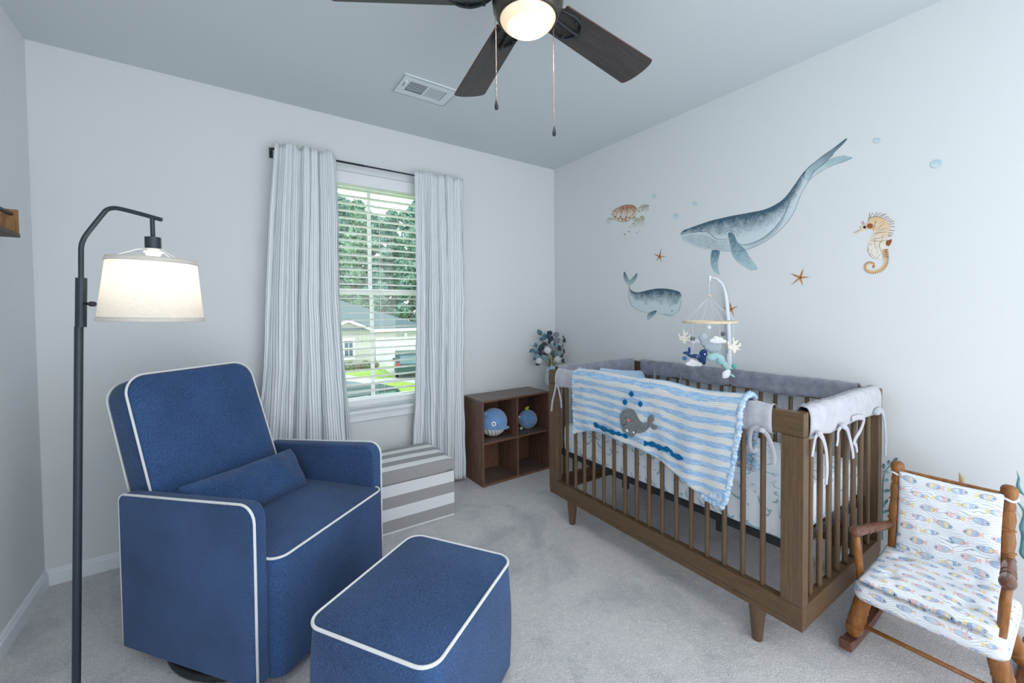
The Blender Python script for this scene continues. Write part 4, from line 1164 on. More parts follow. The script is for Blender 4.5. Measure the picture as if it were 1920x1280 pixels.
def wavestrip(pts, w):
    P2 = [Vector((a, b, 0)) for a, b in pts]; up_, dn = [], []
    C_ = curve(P2, 8)
    for i, p in enumerate(C_):
        k = w*(1+.35*sin(i*.9)); up_.append((p.x, p.y-k)); dn.append((p.x, p.y+k))
    return up_+dn[::-1]
puff(wavestrip(Zp([(490, 575), (560, 610), (640, 640), (700, 655), (760, 675)], 1000, 660, 4.267), 3.6), .018, .008, M_cblue, 'wave_applique', blk)
puff(wavestrip(Zp([(845, 690), (890, 725), (960, 735), (1020, 765), (1090, 780), (1130, 825), (1210, 850)], 1000, 660, 4.267), 4.0), .018, .008, M_cblue, 'wave_applique', blk)

# ------------------------------------------------------------------ crib mobile
MX, MYc = -.30, -1.564
mob = empty('crib_mobile', cw(CW-.02, .62, ZT-.05), 0, 'white crib mobile arm with wooden ring and felt sea animals', 'crib mobile')
MO = Vector(mob.location)
mp = lambda u, v, dx=0.: at(u, v, x=MX+dx)-MO
M_mw = plain('white_mobile_plastic', '#e6ebf2', .35, var=.01); M_ring = wood('pale_beech', '#d9c4a0', '#ecdcc0', 2, 20, .5, 3)
b = bmesh.new()
ax = -.0155
base = at(1369, 700, x=ax)
p_ = [at(1369, 712, x=ax), at(1368, 660, x=ax), at(1366, 610, x=ax), at(1363.5, 575, x=ax-.004), at(1360, 550, x=ax-.02), at(1354, 533, x=ax-.06), at(1344, 523, x=ax-.13), at(1331, 519.5, x=MX+.0)]
tube(b, [p-MO for p in curve(p_, 8)], [.0125]*26+[.0125-.0003*i for i in range(31)], 16, flat=.8); mk('arm', b, M_mw, mob)
b = bmesh.new(); ball(b, mp(1330.5, 519), .0075, 12); tube(b, [mp(1330.5, 521), mp(1330.3, 528)], .0055, 12); mk('hook', b, M_mw, mob)
b = bmesh.new(); bb_ = at(1367, 672, x=ax)-MO; lathe(b, [(0, .03), (.0125, .03), (.0145, .025), (.0145, -.05), (0, -.05)], 20, bb_); mk('clamp', b, M_mw, mob, auto=40)
RC = at(1330, 603.5, x=MX)-MO; RR = .128
b = bmesh.new(); n = 64; rg = []
for r0, r1, h in ((RR-.003, RR+.003, .0055),):
    pr_ = [(r0, -h), (r1, -h), (r1, h), (r0, h)]
    for (ra, za), (rb2, zb2) in zip(pr_, pr_[1:]+pr_[:1]):
        for i in range(n):
            a0, a1 = 2*pi*i/n, 2*pi*(i+1)/n
            q = [RC+Vector((ra*cos(a0), ra*sin(a0), za)), RC+Vector((rb2*cos(a0), rb2*sin(a0), zb2)), RC+Vector((rb2*cos(a1), rb2*sin(a1), zb2)), RC+Vector((ra*cos(a1), ra*sin(a1), za))]
            b.faces.new([b.verts.new(x) for x in q])
bmesh.ops.remove_doubles(b, verts=b.verts, dist=.0001); bmesh.ops.recalc_face_normals(b, faces=b.faces)
mk('hoop', b, M_ring, mob, auto=40)
bead = mp(1330, 554)
b = bmesh.new(); ball(b, bead, .0075, 12); mk('bead', b, M_ring, mob)
b = bmesh.new(); hpt = mp(1330.3, 526); tube(b, [hpt, bead], .0012, 6)
for i in range(8):
    a = 2*pi*(i+.3)/8; tube(b, [bead+Vector((0, 0, -.006)), RC+Vector((RR*cos(a), RR*sin(a), 0))], .0008, 5)
M_str = plain('white_thread', '#e9edf2', .8, var=.01)
M_feltw = fabric('white_felt', '#f2f2f8', .05, 300, .4); M_feltg = fabric('light_grey_felt', '#c3ced8', .12, 200, .5); M_feltn = fabric('navy_felt', '#2a4778', .15, 300, .4)
M_feltt = fabric('pale_teal_felt', '#a5cdd0', .08, 300, .4); M_cream = fabric('cream_felt', '#f1ecdf', .06, 300, .4); M_fg = fabric('grey_felt_ball', '#6d7278', .2, 300, .5)
toys = []
S_ = 1.03/777   # metres per pixel at the mobile (about 1.9 m away it is doubled below)
PXM = (at(1331, 603, x=MX)-at(1330, 603, x=MX)).length*1.0
def toy(name, u, v, dx, parts, mat, vox=.0035, sm=4, lab=None):
    c = mp(u, v, dx); out = []
    for (du, dv, ru, rv, rt2, an) in parts:
        ce_ = c+CR*(du*PXM)+CU*(-dv*PXM)
        Rm = Matrix((CR, CU, CF)).transposed() @ Matrix.Rotation(radians(an), 3, 'Z')
        out.append((ce_, (ru*PXM, rv*PXM, rt2*PXM), Rm))
    toys.append((c, u, v)); o = blob(name, out, mat, mob, vox, sm)
    if lab: o['label'] = lab
    return o
def string(u, v0, v1, dx): tube(b, [mp(u, v0, dx), mp(u, v1, dx)], .0008, 5)
for u, v0, v1, dx in ((1283.5, 606, 690, 0), (1299, 608, 690, -.06), (1313.5, 608, 628, .05), (1330, 606, 650, 0), (1349.5, 608, 680, -.06), (1356, 608, 630, .05), (1376, 606, 690, 0)): string(u, v0, v1, dx)
mk('strings', b, M_str, mob)
bb2 = lambda nm, u, v, r, dx, mt2, lab: toy(nm, u, v, dx, [(0, 0, r, r, r, 0)], mt2, .003, 1, lab)
bb2('felt_ball', 1329, 613.5, 4.2, 0, M_feltw, 'white felt ball'); bb2('felt_ball', 1299, 634.7, 4.3, -.05, M_fg, 'grey felt ball')
bb2('felt_ball', 1356, 626, 4.3, .03, M_fg, 'grey felt ball'); bb2('felt_ball', 1283.5, 671.3, 4.3, -.02, fabric('blue_felt_ball', '#5f94d2', .1, 300, .5), 'blue felt ball')
bb2('felt_ball', 1376.5, 686.3, 4.6, 0, fabric('mint_felt_ball', '#5cc0ad', .1, 300, .5), 'mint green felt ball')
cloud = lambda u, v, dx, s=1: toy('felt_cloud', u, v, dx, [(-9*s, 2*s, 6*s, 4*s, 4*s, 0), (-3*s, -1.5*s, 6*s, 6*s, 5*s, 0), (4*s, 0, 6*s, 5*s, 5*s, 0), (11*s, 3*s, 6*s, 4*s, 4*s, 0), (0, 4*s, 11*s, 3*s, 4*s, 0)], M_feltw)
cloud(1300, 680, -.07, 1.0); cloud(1345, 637, -.04, 1.0); toy('felt_cloud', 1306, 640, .05, [(0, 0, 6, 5, 4, 0), (-6, 2, 5, 4, 4, 0), (6, 1, 5, 4, 4, 0)], M_feltw); toy('felt_cloud', 1361, 702, -.05, [(0, 0, 7, 7, 4, 0), (3, -5, 5, 4, 4, 0), (-3, 4, 4, 3, 3, 0)], M_feltw)
toy('felt_whale', 1330, 655, 0, [(-11, -21, 8.5, 9, 8, 0), (-8, -12, 8, 8, 7, 0), (-1, -4, 9, 8, 7, -20), (8, -1, 11, 8, 7, 20), (16, -6, 6, 7, 5, 40), (4, -6, 12, 7, 6, 0)], M_feltg, lab='light grey felt whale')
toy('felt_whale', 1308, 668, -.05, [(10, -4, 7.5, 10, 6, -20), (7, 4, 9, 7, 6, -35), (-2, 0, 10, 4.5, 4, -15), (-13, -1, 8, 3, 3, -25), (-20, -6, 5, 3, 2.5, 0), (-24, -7, 4, 2, 2, 30), (-15, -11, 2.5, 7, 2.5, 0), (11, 10, 4, 6, 4, 0)], M_feltn, lab='navy blue felt whale')
toy('felt_whale', 1345, 678, -.06, [(-10, -7, 9, 7, 6, 0), (-3, -10, 9, 6, 6, -20), (5, -4, 8, 10, 6, 25), (13, 5, 5, 9, 4, 25), (19, 15, 3.5, 8, 3, 30), (26, 24, 6, 2.5, 2, -30), (18, 24, 5, 2.5, 2, 50)], M_feltt, lab='pale teal felt whale')
for (u, v, s) in ((1283, 634, 1), (1376, 650, 1)):
    toy('felt_coral', u, v, 0, [(0, 2, 3, 7, 2.5, 0), (-5, -2, 6, 2, 2, 20), (-10, -6, 2, 4, 2, 0), (-6, 3, 6, 2, 2, -20), (-1, -9, 2.2, 8, 2, 5), (4, -8, 2, 6, 2, -35), (6, -1, 7, 2, 2, 12), (10, -4, 2, 4, 2, -20), (6, 4, 6, 2, 2, -15), (0, 8, 4, 4, 3, 0)], M_cream, .0028, 2)
b = bmesh.new()
for u, v, dx in ((1320, 649, -.03), (1345, 673.5, -.08), (1353, 684.5, -.08)): ball(b, mp(u, v, dx), .0028, 8)
mk('bead_eyes', b, M_eyeb, mob)
b = bmesh.new(); ball(b, mp(1321.5, 664, -.078), .0045, 10)
for u, v in ((1308, 667), (1311, 664.5), (1312, 668), (1308, 670), (1305.5, 668)): ball(b, mp(u, v, -.075), .0022, 6)
mk('embroidered_spots', b, M_feltw, mob)
# ------------------------------------------------------------------ rocking chair
rc = empty('rocking_chair', (-.42, -2.43, 0), 0, 'childs wooden rocking chair with turned posts and fish print cushions', 'rocking chair')
RO = Vector(rc.location)
M_rw = wood('amber_turned_wood', '#653c1b', '#a86f35', 2, 9, .32, 6, .5); M_rd = wood('dark_brown_arm_wood', '#472a20', '#7c503c', 0, 9, .3, 6, .5)
def V3(*a): return Vector(a)-RO
def ring(t, r, w=.012, h=.004): return [(t-w, r), (t-w*.5, r+h), (t+w*.5, r+h), (t+w, r)]
YL, YR = -2.29, -2.568
for y in (YL, YR):
    b = bmesh.new()
    pr_ = [(0, .011), (.12, .0155), (.30, .0175)]+ring(.44, .0175)+[(.46, .0165), (.53, .0195), (.60, .0165)]+ring(.625, .0155, .01)+[(.66, .016), (.71, .0185), (.77, .0165), (.785, .0135), (.80, .0165), (.83, .0165), (.85, .0145), (.875, .0145), (.89, .017), (.93, .0205), (.965, .0205), (.985, .017), (1, .009)]
    turned(b, V3(-.300, y, .245), V3(-.243, y, .628), pr_, 20)
    mk('back_post', b, M_rw, rc, auto=38)
b = bmesh.new(); turned(b, V3(-.248, YL-.012, .594), V3(-.248, YR+.012, .594), [(0, .0065), (.03, .0072), (.97, .0072), (1, .0065)], 12); mk('top_dowel', b, M_rw, rc)
b = bmesh.new(); turned(b, V3(-.275, YL-.012, .42), V3(-.275, YR+.012, .42), [(0, .0065), (1, .0065)], 12); mk('middle_dowel', b, M_rw, rc)
for s, yf, yb in ((1, -2.247, YL+.006), (-1, -2.594, YR-.006)):
    b = bmesh.new(); p0, p1 = V3(-.575, yf, .437), V3(-.268, yb, .388)
    pr_ = [(-.03, .004), (-.015, .013), (.02, .0175), (.08, .0185), (.18, .0165), (.27, .0145)]+ring(.30, .0135, .02)+[(.36, .0155)]+ring(.44, .0130, .02)+[(.52, .0155), (.62, .0165), (.78, .0150), (.92, .0120), (.97, .0145), (1, .013)]
    turned(b, p0, p1, pr_, 18); mk('arm', b, M_rd, rc, auto=38)
    b = bmesh.new(); turned(b, V3(-.560, yf-s*.002, .425), V3(-.545, yf-s*.012, .255), [(0, .0095), (.3, .0125), (.8, .0115), (1, .0105)], 14); mk('arm_support', b, M_rw, rc)
def lg(p0, p1, nm='leg'):
    b = bmesh.new(); turned(b, p0, p1, [(0, .017), (.1, .021), (.22, .0245), (.38, .0235), (.42, .0255), (.46, .0225), (.50, .0245), (.62, .0262), (.70, .0255), (.715, .0215), (.73, .0255), (.745, .0215), (.76, .0255), (.86, .0250), (.94, .0200), (1, .011)], 20); mk(nm, b, M_rw, rc, auto=38)
lg(V3(-.548, -2.272, .222), V3(-.540, -2.235, .044)); lg(V3(-.548, -2.572, .222), V3(-.540, -2.606, .044))
lg(V3(-.330, -2.300, .222), V3(-.235, -2.240, .044)); lg(V3(-.330, -2.556, .222), V3(-.235, -2.602, .044))
for y in (-2.233, -2.609):
    b = bmesh.new(); pts = []
    for i in range(29):
        t = i/28; x = -.605+.535*t; zc_ = .0165+.085*(x+.36)**2*3.0
        pts.append((x, zc_))
    top = [(x, z+.0145+(.006 if i < 2 else 0)) for i, (x, z) in enumerate(pts)]; bot = [(x, z-.0145) for x, z in pts]
    prism(b, [V3(x, y-.019, z) for x, z in top+bot[::-1]], (0, .038, 0)); bmesh.ops.recalc_face_normals(b, faces=b.faces)
    mk('rocker', b, M_rd, rc, bevel=.005)
b = bmesh.new(); turned(b, V3(-.542, -2.245, .098), V3(-.542, -2.598, .098), [(0, .0065), (.5, .0075), (1, .0065)], 12); mk('front_stretcher', b, M_rw, rc)
b = bmesh.new(); turned(b, V3(-.262, -2.262, .098), V3(-.262, -2.585, .098), [(0, .006), (.5, .007), (1, .006)], 12); mk('rear_stretcher', b, M_rw, rc)
# fish print cotton
m = Mat('fish_print_cotton', .9, 0, .1)
_u, _v, _ = m.xyz(m.coord('UV'))          # in metres
_wp = m.noise(m.coord('UV', (1, 1, 1)), 16, 2, .5)
_l = (((_v*125)+(_u*36+(_v*11).sin()).sin()*.9+(_wp-.5)*7).fract()-.5).abs()
_line = _l < .065
_c = m.mix(hx('#e6edf5'), hx('#f3f6fa'), _wp)
_c = m.mix(_c, hx('#6d8795'), _line*.75)
SX, SYc = 15.5, 24.
row = (_v*SYc).floor(); a_ = _u*SX+row.mod(2.0)*.5+m.white(m.vec(row, 3.0))*.3
ci = a_.floor(); r1 = m.white(m.vec(ci, row, 1.0)); r2 = m.white(m.vec(ci, row, 5.0))
x = (a_-ci-.5)*(1.0/SX)*1.0; y = ((_v*SYc)-row-.5)*(1.0/SYc)
dr = (r1 > .5)*2.0-1.0
x = x*dr; y = y+x*(r2-.5)*.35+(r1-.5)*.006
hgt = .0085+r2*.0035
body = ((x*x)/(.0205*.0205)+(y*y)/(hgt*hgt)) < 1.0
rim = ((x*x)/(.0205*.0205)+(y*y)/(hgt*hgt))
edge = (rim > .72)*body
tail = (x < -.018)*(x > -.0275)*(y.abs() < ((x+.016)*-.85))
k = (x*(330.0)+y*90).sin()
t1 = (k*.5+.5).ramp(.3, .6)
pal = lambda f: m.ramp(f, [(0, hx('#6f93c6')), (.25, hx('#e9a9a4')), (.5, hx('#efd27a')), (.75, hx('#9cc7d6')), (1, hx('#35415a'))])
for e in m.nt.nodes:
    if e.bl_idname == 'ShaderNodeValToRGB': e.color_ramp.interpolation = 'CONSTANT'
c1 = pal((r1*3.7+(x*120).floor()*.21).fract()); c2 = m.mix(hx('#dfe9f3'), hx('#7fa1cf'), r2)
for e in m.nt.nodes:
    if e.bl_idname == 'ShaderNodeValToRGB': e.color_ramp.interpolation = 'CONSTANT'
fc = m.mix(c2, c1, t1)
fc = m.mix(fc, m.mix(hx('#56708f'), hx('#c98278'), r1 > .6), edge)
_c = m.mix(_c, fc, body*.66)
_c = m.mix(_c, m.mix(hx('#ecd588'), hx('#e8bcb0'), r2 > .5), tail*.8)
eye = (((x-.0140)*(x-.0140)+y*y).sqrt() < .0019)
_c = m.mix(_c, hx('#1d2433'), eye)
m.color(_c); m.bump(m.noise(m.coord('UV', (1, 1, 1)), 55, 3), .35, .006); M_fish = m.m
# upholstered seat
def uvbox(o_, s=1.):
    pass
b = bmesh.new(); uvl = b.loops.layers.uv.verify()
sx0, sx1, sy0, sy1 = -.600, -.262, -2.603, -2.247
per = rrect(sx1-sx0, sy1-sy0, [.035, .02, .02, .035], 6); N = len(per); w_, h_ = sx1-sx0, sy1-sy0
plen = [0]
for i in range(N): plen.append(plen[-1]+(Vector(per[(i+1) % N])-Vector(per[i])).length)
prof = [(.90, .212, 0), (.965, .214, .012), (.992, .222, .03), (1.0, .236, .045), (.995, .250, .06), (.975, .260, .075), (.94, .266, .09), (.6, .271, .2), (.02, .272, .3)]
rings = [[b.verts.new(V3(sx0+w_/2+(x-w_/2)*s_, sy0+h_/2+(y-h_/2)*s_, z)) for x, y in per] for s_, z, _ in prof]
for k, (A, B) in enumerate(zip(rings, rings[1:])):
    for j in range(N):
        f_ = b.faces.new((A[j], A[(j+1) % N], B[(j+1) % N], B[j]))
        if k < 6:
            for l, uu, vv in zip(f_.loops, (plen[j], plen[j+1], plen[j+1], plen[j]), (prof[k][2],)*2+(prof[k+1][2],)*2): l[uvl].uv = (uu, vv)
        else:
            for l in f_.loops: l[uvl].uv = (l.vert.co.y, l.vert.co.x+.35)
f_ = b.faces.new(rings[-1]); b.faces.new(rings[0][::-1])
mk('seat', b, M_fish, rc, auto=70)
# loose cushions
def cushion(w, h, t, seed, tufts, uvo, flip=False):
    b = bmesh.new(); n = 44
    for s in (1, -1):
        def f(u, v):
            a_, b_ = 2*u-1, 2*v-1
            ed = (max(0, 1-abs(a_)**3.2)*max(0, 1-abs(b_)**3.2))**.5
            x, y = a_*w/2*(1-.03*(1-abs(b_)**2)*abs(a_)**3), b_*h/2*(1-.03*(1-abs(a_)**2)*abs(b_)**3)
            z = s*t/2*ed+mnoise.noise(Vector((x*18+seed, y*18, s)))*.005*ed
            for tx, ty in tufts:
                d_ = sqrt((x-tx)**2+(y-ty)**2); z -= s*.5*t*.62*math.exp(-(d_/.022)**2)
                if s > 0: z -= .0016*cos(atan2(y-ty, x-tx)*7)*math.exp(-((d_-.035)/.02)**2)
            return Vector((x, y, z))
        grid(b, f, n, n, uvf=lambda u, v: (u*w+uvo[0], v*h+uvo[1]))
    bmesh.ops.remove_doubles(b, verts=b.verts, dist=.0004); bmesh.ops.recalc_face_normals(b, faces=b.faces)
    return b
sc2 = empty('seat_cushion', (-.445, -2.425, .296), 0, 'fish print cotton seat pad lying on the little rocking chair', 'cushion')
b = cushion(.335, .315, .052, 3, [(-.085, .09), (.07, .09), (-.085, -.085), (.07, -.085)], (0, 0)); 
# uv so that the waves run across the chair
uvl = b.loops.layers.uv.active
for f_ in b.faces:
    for l in f_.loops: l[uvl].uv = (l.vert.co.y+1.3, l.vert.co.x+2.1+l.vert.co.z*.8)
o = mk('pad', b, M_fish, sc2); o.rotation_euler = (0, radians(-1.5), 0)
bc = empty('back_cushion', (-.279, -2.429, .445), 0, 'fish print cotton back pad tied between the posts of the rocking chair', 'cushion')
b = cushion(.262, .312, .034, 8, [], (0, 0)); uvl = b.loops.layers.uv.active
for f_ in b.faces:
    for l in f_.loops: l[uvl].uv = (l.vert.co.x+3.37, l.vert.co.y+1.18)
o = mk('pad', b, M_fish, bc)
ax_z = Vector((.057, 0, .383)).normalized(); ax_x = Vector((0, 1, 0)); 
ax_n = ax_x.cross(ax_z)
Mo = Matrix((ax_x, ax_z, ax_n)).transposed().to_4x4(); Mo.translation = Vector((-.012, 0, 0)); o.matrix_local = Mo
BCo = Vector(bc.location)
for y, s in ((YL, 1), (YR, -1)):
    pc = Vector((-.248, y, .583))
    for zz in (.0,):
        b = bmesh.new()
        tube(b, [pc-BCo+Vector((.0185*cos(a), .0185*sin(a), zz+.003*sin(a*3))) for a in [2*pi*i/20 for i in range(20)]], .0035, 8, closed=True, flat=1.4)
        tube(b, curve([pc-BCo+Vector((-.012, -s*.012, 0)), pc-BCo+Vector((-.02, -s*.022, .006)), pc-BCo+Vector((-.022, -s*.03, -.012))], 5), .007, 8, flat=.5)
        ball(b, pc-BCo+Vector((-.016, -s*.018, .004)), .009, 10)
        mk('tie', b, M_fish, bc)

# ------------------------------------------------------------------ wall stickers on the right wall
def wx(u, v, lay=0): return at(u, v, x=-.0006-.00011*lay)
def watercolour(name, dark, light, lo=.15, hi=.75, sc=30, mott=.5):
    m = Mat(name, .8, 0, .15); _u, _v, _ = m.xyz(m.coord('UV'))
    n1 = m.noise(m.coord(), sc, 5, .65, .4); n2 = m.noise(m.coord(), sc*6, 4, .7)
    m.color(m.mix(hx(dark), hx(light), (_v+(n1-.5)*mott+(n2-.5)*mott*.7).ramp(lo, hi))); return m.m
M_line = plain('ink_line', '#4c6575', .8, var=.1); M_dk = plain('dark_ink', '#20282e', .8)
class Dec:
    def __init__(s, name, label, ox=0, oy=0, sc=1.):
        s.bm = bmesh.new(); s.uv = s.bm.loops.layers.uv.verify(); s.mats = []; s.z = (ox, oy, sc); s.name = name; s.label = label; s.lay = 0; s.O = None
    def mi(s, m):
        if m not in s.mats: s.mats.append(m)
        return s.mats.index(m)
    def p(s, q): return (s.z[0]+q[0]/s.z[2], s.z[1]+q[1]/s.z[2])
    def P(s, q):
        u, v = s.p(q); w = wx(u, v, s.lay)
        if s.O is None: s.O = Vector((0, w.y, w.z))
        return w-s.O
    def strip(s, A, B, mat, rows=8, n=60):
        s.lay += 1; A = curve([(a, b, 0) for a, b in A], 5); B = curve([(a, b, 0) for a, b in B], 5)
        def smp(C, t):
            t *= len(C)-1; i = min(len(C)-2, int(t)); return C[i].lerp(C[i+1], t-i)
        def f(u, v): q = smp(A, u).lerp(smp(B, u), v); return s.P((q.x, q.y))
        grid(s.bm, f, n, rows, mi=s.mi(mat)); return s
    def poly(s, pts, mat, sm=3, v0=None, v1=None):
        s.lay += 1
        q = [(p.x, p.y) for p in curve([(a, b, 0) for a, b in pts], sm, True)] if sm else pts
        ys = [b for a, b in q]; lo, hi = min(ys), max(ys)
        vs_ = [s.bm.verts.new(s.P(k)) for k in q]
        f = s.bm.faces.new(vs_); f.material_index = s.mi(mat)
        for l, k in zip(f.loops, q): l[s.uv].uv = (.5, (k[1]-lo)/(hi-lo+1e-6) if v0 is None else v0)
        f.normal_update(); bmesh.ops.triangulate(s.bm, faces=[f], ngon_method='EAR_CLIP'); return s
    def line(s, pts, w, mat=None, sm=5, taper=True):
        s.lay = max(s.lay, 8); C = curve([(a, b, 0) for a, b in pts], sm); n = len(C); L, R_ = [], []
        for i, c in enumerate(C):
            t = (C[min(n-1, i+1)]-C[max(0, i-1)]).normalized(); nn = Vector((-t.y, t.x, 0)); k = w/2*(1 if not taper else (.35+.65*sin(pi*min(.97, max(.03, i/(n-1))))))
            L.append(s.bm.verts.new(s.P((c.x+nn.x*k, c.y+nn.y*k)))); R_.append(s.bm.verts.new(s.P((c.x-nn.x*k, c.y-nn.y*k))))
        for i in range(n-1):
            f = s.bm.faces.new((L[i], L[i+1], R_[i+1], R_[i])); f.material_index = s.mi(mat or M_line)
        return s
    def dot(s, c, rx, ry, mat, ang=0, n=18):
        s.lay = max(s.lay, 9)+.2; a_ = radians(ang)
        pts = [(c[0]+rx*cos(t)*cos(a_)-ry*sin(t)*sin(a_), c[1]+rx*cos(t)*sin(a_)+ry*sin(t)*cos(a_)) for t in [2*pi*i/n for i in range(n)]]
        vs_ = [s.bm.verts.new(s.P(k)) for k in pts]; f = s.bm.faces.new(vs_); f.material_index = s.mi(mat)
        for l, k in zip(f.loops, pts): l[s.uv].uv = (.5, (k[1]-c[1])/ry*.5+.5)
        return s
    def done(s, group=None):
        for f in s.bm.faces:
            f.normal_update()
            if f.normal.x > 0: f.normal_flip()
        o = mk(s.name, s.bm, s.mats, smooth=False, loc=s.O); return tag(o, s.label, 'wall sticker', group)
W1 = watercolour('whale_watercolour', '#4a6677', '#d3e1e7', .08, .62, 26, .75); W2 = watercolour('flipper_watercolour', '#5d7f8e', '#b4cdd5', .0, .9, 40, 1.1)
W3 = watercolour('pale_fluke_watercolour', '#a8c2c9', '#d0dfe3', .2, .8, 30, .8); W4 = watercolour('fluke_watercolour', '#44606f', '#b9d2d9', .0, .95, 26, .5)
WP = plain('pale_belly_wash', '#cfdde3', .8, var=.05, scale=30)
d = Dec('humpback_whale_decal', 'large blue grey humpback whale sticker swimming left on the white wall', 1260, 240, 3.5556)
d.poly([(912, 352), (935, 290), (975, 260), (1040, 215), (1080, 195), (1150, 182), (1165, 188), (1205, 197), (1180, 213), (1140, 230), (1080, 245), (1020, 270), (960, 310)], W3, 2)
d.strip([(57, 705), (80, 680), (150, 657), (215, 632), (280, 612), (350, 597), (430, 582), (500, 568), (570, 555), (630, 540), (690, 510), (740, 478), (785, 430), (815, 385), (845, 340), (880, 295), (912, 258)],
        [(57, 712), (62, 735), (90, 757), (150, 780), (215, 800), (270, 812), (330, 819), (400, 820), (490, 812), (560, 790), (620, 757), (680, 715), (730, 670), (775, 620), (810, 565), (838, 500), (862, 440), (888, 388), (915, 350)], W1, 14, 90)
d.poly([(890, 290), (912, 258), (960, 222), (1010, 180), (1070, 140), (1120, 100), (1160, 70), (1166, 76), (1130, 118), (1085, 160), (1070, 182), (1045, 205), (1010, 235), (960, 270), (935, 305), (912, 355), (885, 340)], W4, 2)
d.poly([(62, 714), (130, 697), (200, 690), (240, 695), (268, 712), (290, 732), (330, 740), (385, 738), (385, 780), (388, 817), (330, 818), (270, 811), (215, 799), (150, 779), (92, 756), (66, 736)], WP, 2)
d.poly([(270, 812), (317, 818), (315, 850), (305, 900), (310, 945), (318, 975), (295, 968), (270, 940), (257, 890), (260, 845)], W2, 2)
d.poly([(372, 705), (385, 695), (405, 700), (420, 725), (440, 765), (490, 810), (510, 850), (545, 895), (572, 940), (535, 948), (510, 940), (475, 915), (440, 895), (405, 850), (390, 800), (382, 750)], W2, 2)
for k in range(7):
    t = k/6; d.line([(80+t*30, 722+t*30), (150+t*10, 715+t*58), (230+t*10, 722+t*72), (300+t*20, 755+t*54), (382, 752+t*60)], 2.0)
for k in range(6): d.line([(430+k*12, 765+k*9), (500+k*18, 775-k*2), (600+k*22, 735-k*14), (700+k*14, 660-k*26), (780+k*4, 590-k*34)], 1.6)
d.line([(57, 710), (130, 697), (200, 690), (240, 695), (275, 722), (300, 738), (345, 740), (380, 738)], 3.4)
d.line([(352, 715), (362, 692), (385, 683), (415, 688), (430, 700)], 3); d.line([(300, 690), (315, 705), (326, 695)], 2.5)
d.line([(57, 700), (150, 655), (350, 597), (500, 568), (630, 540), (740, 478), (815, 385), (880, 295), (960, 222), (1070, 140), (1160, 70)], 3.2, plain('dark_teal_ink', '#3a5261', .8))
d.line([(62, 735), (150, 780), (270, 812), (400, 820), (490, 812), (620, 757), (730, 670), (810, 565), (860, 440), (915, 350), (960, 310), (1080, 245), (1205, 197)], 1.8)
d.line([(915, 345), (950, 285), (1010, 240), (1075, 178)], 3)
d.done()
d = Dec('sperm_whale_decal', 'small blue grey sperm whale sticker with raised tail left of the crib mobile', 1100, 340, 4.571)
d.poly([(362, 892), (330, 860), (315, 810), (322, 770), (345, 808), (368, 848), (400, 815), (434, 785), (428, 830), (400, 870), (370, 892)], W4, 2)
d.strip([(361, 885), (372, 920), (400, 945), (440, 952), (490, 942), (540, 930), (600, 920), (660, 919), (720, 926), (770, 938), (800, 952), (813, 980)],
        [(361, 885), (358, 930), (362, 990), (375, 1040), (400, 1075), (450, 1105), (520, 1125), (590, 1132), (650, 1140), (700, 1145), (750, 1140), (785, 1110), (803, 1060), (813, 985)], W1, 14, 60)
d.poly([(525, 1190), (522, 1150), (540, 1125), (585, 1105), (602, 1112), (585, 1140), (560, 1165)], W2, 2)
d.poly([(655, 1136), (700, 1155), (735, 1163), (748, 1156), (745, 1146), (700, 1142)], W3, 2)
d.dot((731, 1108), 5, 5, M_dk)
d.line([(361, 885), (372, 920), (400, 945), (440, 952), (490, 942), (540, 930), (600, 920), (660, 919), (720, 926), (770, 938), (800, 952), (813, 980)], 3.5)
d.line([(361, 885), (358, 930), (362, 990), (375, 1040), (400, 1075), (450, 1105), (520, 1125), (590, 1132)], 2.5); d.line([(813, 985), (803, 1060), (785, 1110), (750, 1140)], 2.2)
for k in range(9): d.line([(800-k*7, 975+k*4), (795-k*9, 1010+k*5), (780-k*10, 1040+k*5)], 1.1)
d.line([(600, 1132), (650, 1138), (700, 1146), (760, 1135)], 2.2); d.line([(525, 1190), (522, 1150), (540, 1125), (585, 1105)], 2)
d.done()
T1 = watercolour('turtle_shell_wash', '#b98262', '#ddd6c8', .1, .55, 60, 1.6); T2 = watercolour('turtle_skin_wash', '#b5b49c', '#dfe6e4', .1, .6, 60, 1.2)
M_br = plain('brown_ink', '#8a5237', .8, var=.15, scale=60); M_rb = plain('rust_blot', '#a05c3c', .8, var=.2, scale=80)
d = Dec('sea_turtle_decal', 'brown and cream sea turtle sticker on the wall near the corner', 1130, 375, 10.238)
d.poly([(170, 340), (110, 345), (75, 380), (70, 430), (110, 455), (150, 440), (190, 410), (235, 385), (190, 350)], T2, 2)
d.poly([(230, 385), (330, 455), (420, 470), (500, 460), (570, 420), (640, 330), (600, 310), (530, 350), (400, 400)], T2, 2)
d.poly([(640, 330), (690, 330), (700, 400), (680, 480), (620, 560), (540, 630), (440, 670), (395, 672), (400, 645), (470, 590), (490, 530), (540, 470), (600, 420)], T2, 2)
d.poly([(710, 330), (750, 298), (790, 310), (805, 370), (790, 440), (760, 520), (710, 590), (635, 672), (640, 620), (670, 560), (690, 480), (690, 410)], T2, 2)
d.poly([(655, 170), (700, 130), (760, 90), (820, 82), (870, 92), (892, 120), (880, 180), (850, 230), (800, 265), (750, 285), (690, 340), (640, 335), (630, 290), (635, 220)], T2, 2)
d.poly([(172, 270), (190, 220), (250, 170), (340, 125), (430, 98), (520, 92), (590, 105), (640, 145), (655, 180), (640, 230), (630, 290), (600, 320), (530, 360), (470, 405), (400, 415), (330, 410), (260, 385), (200, 345), (175, 310)], T1, 2)
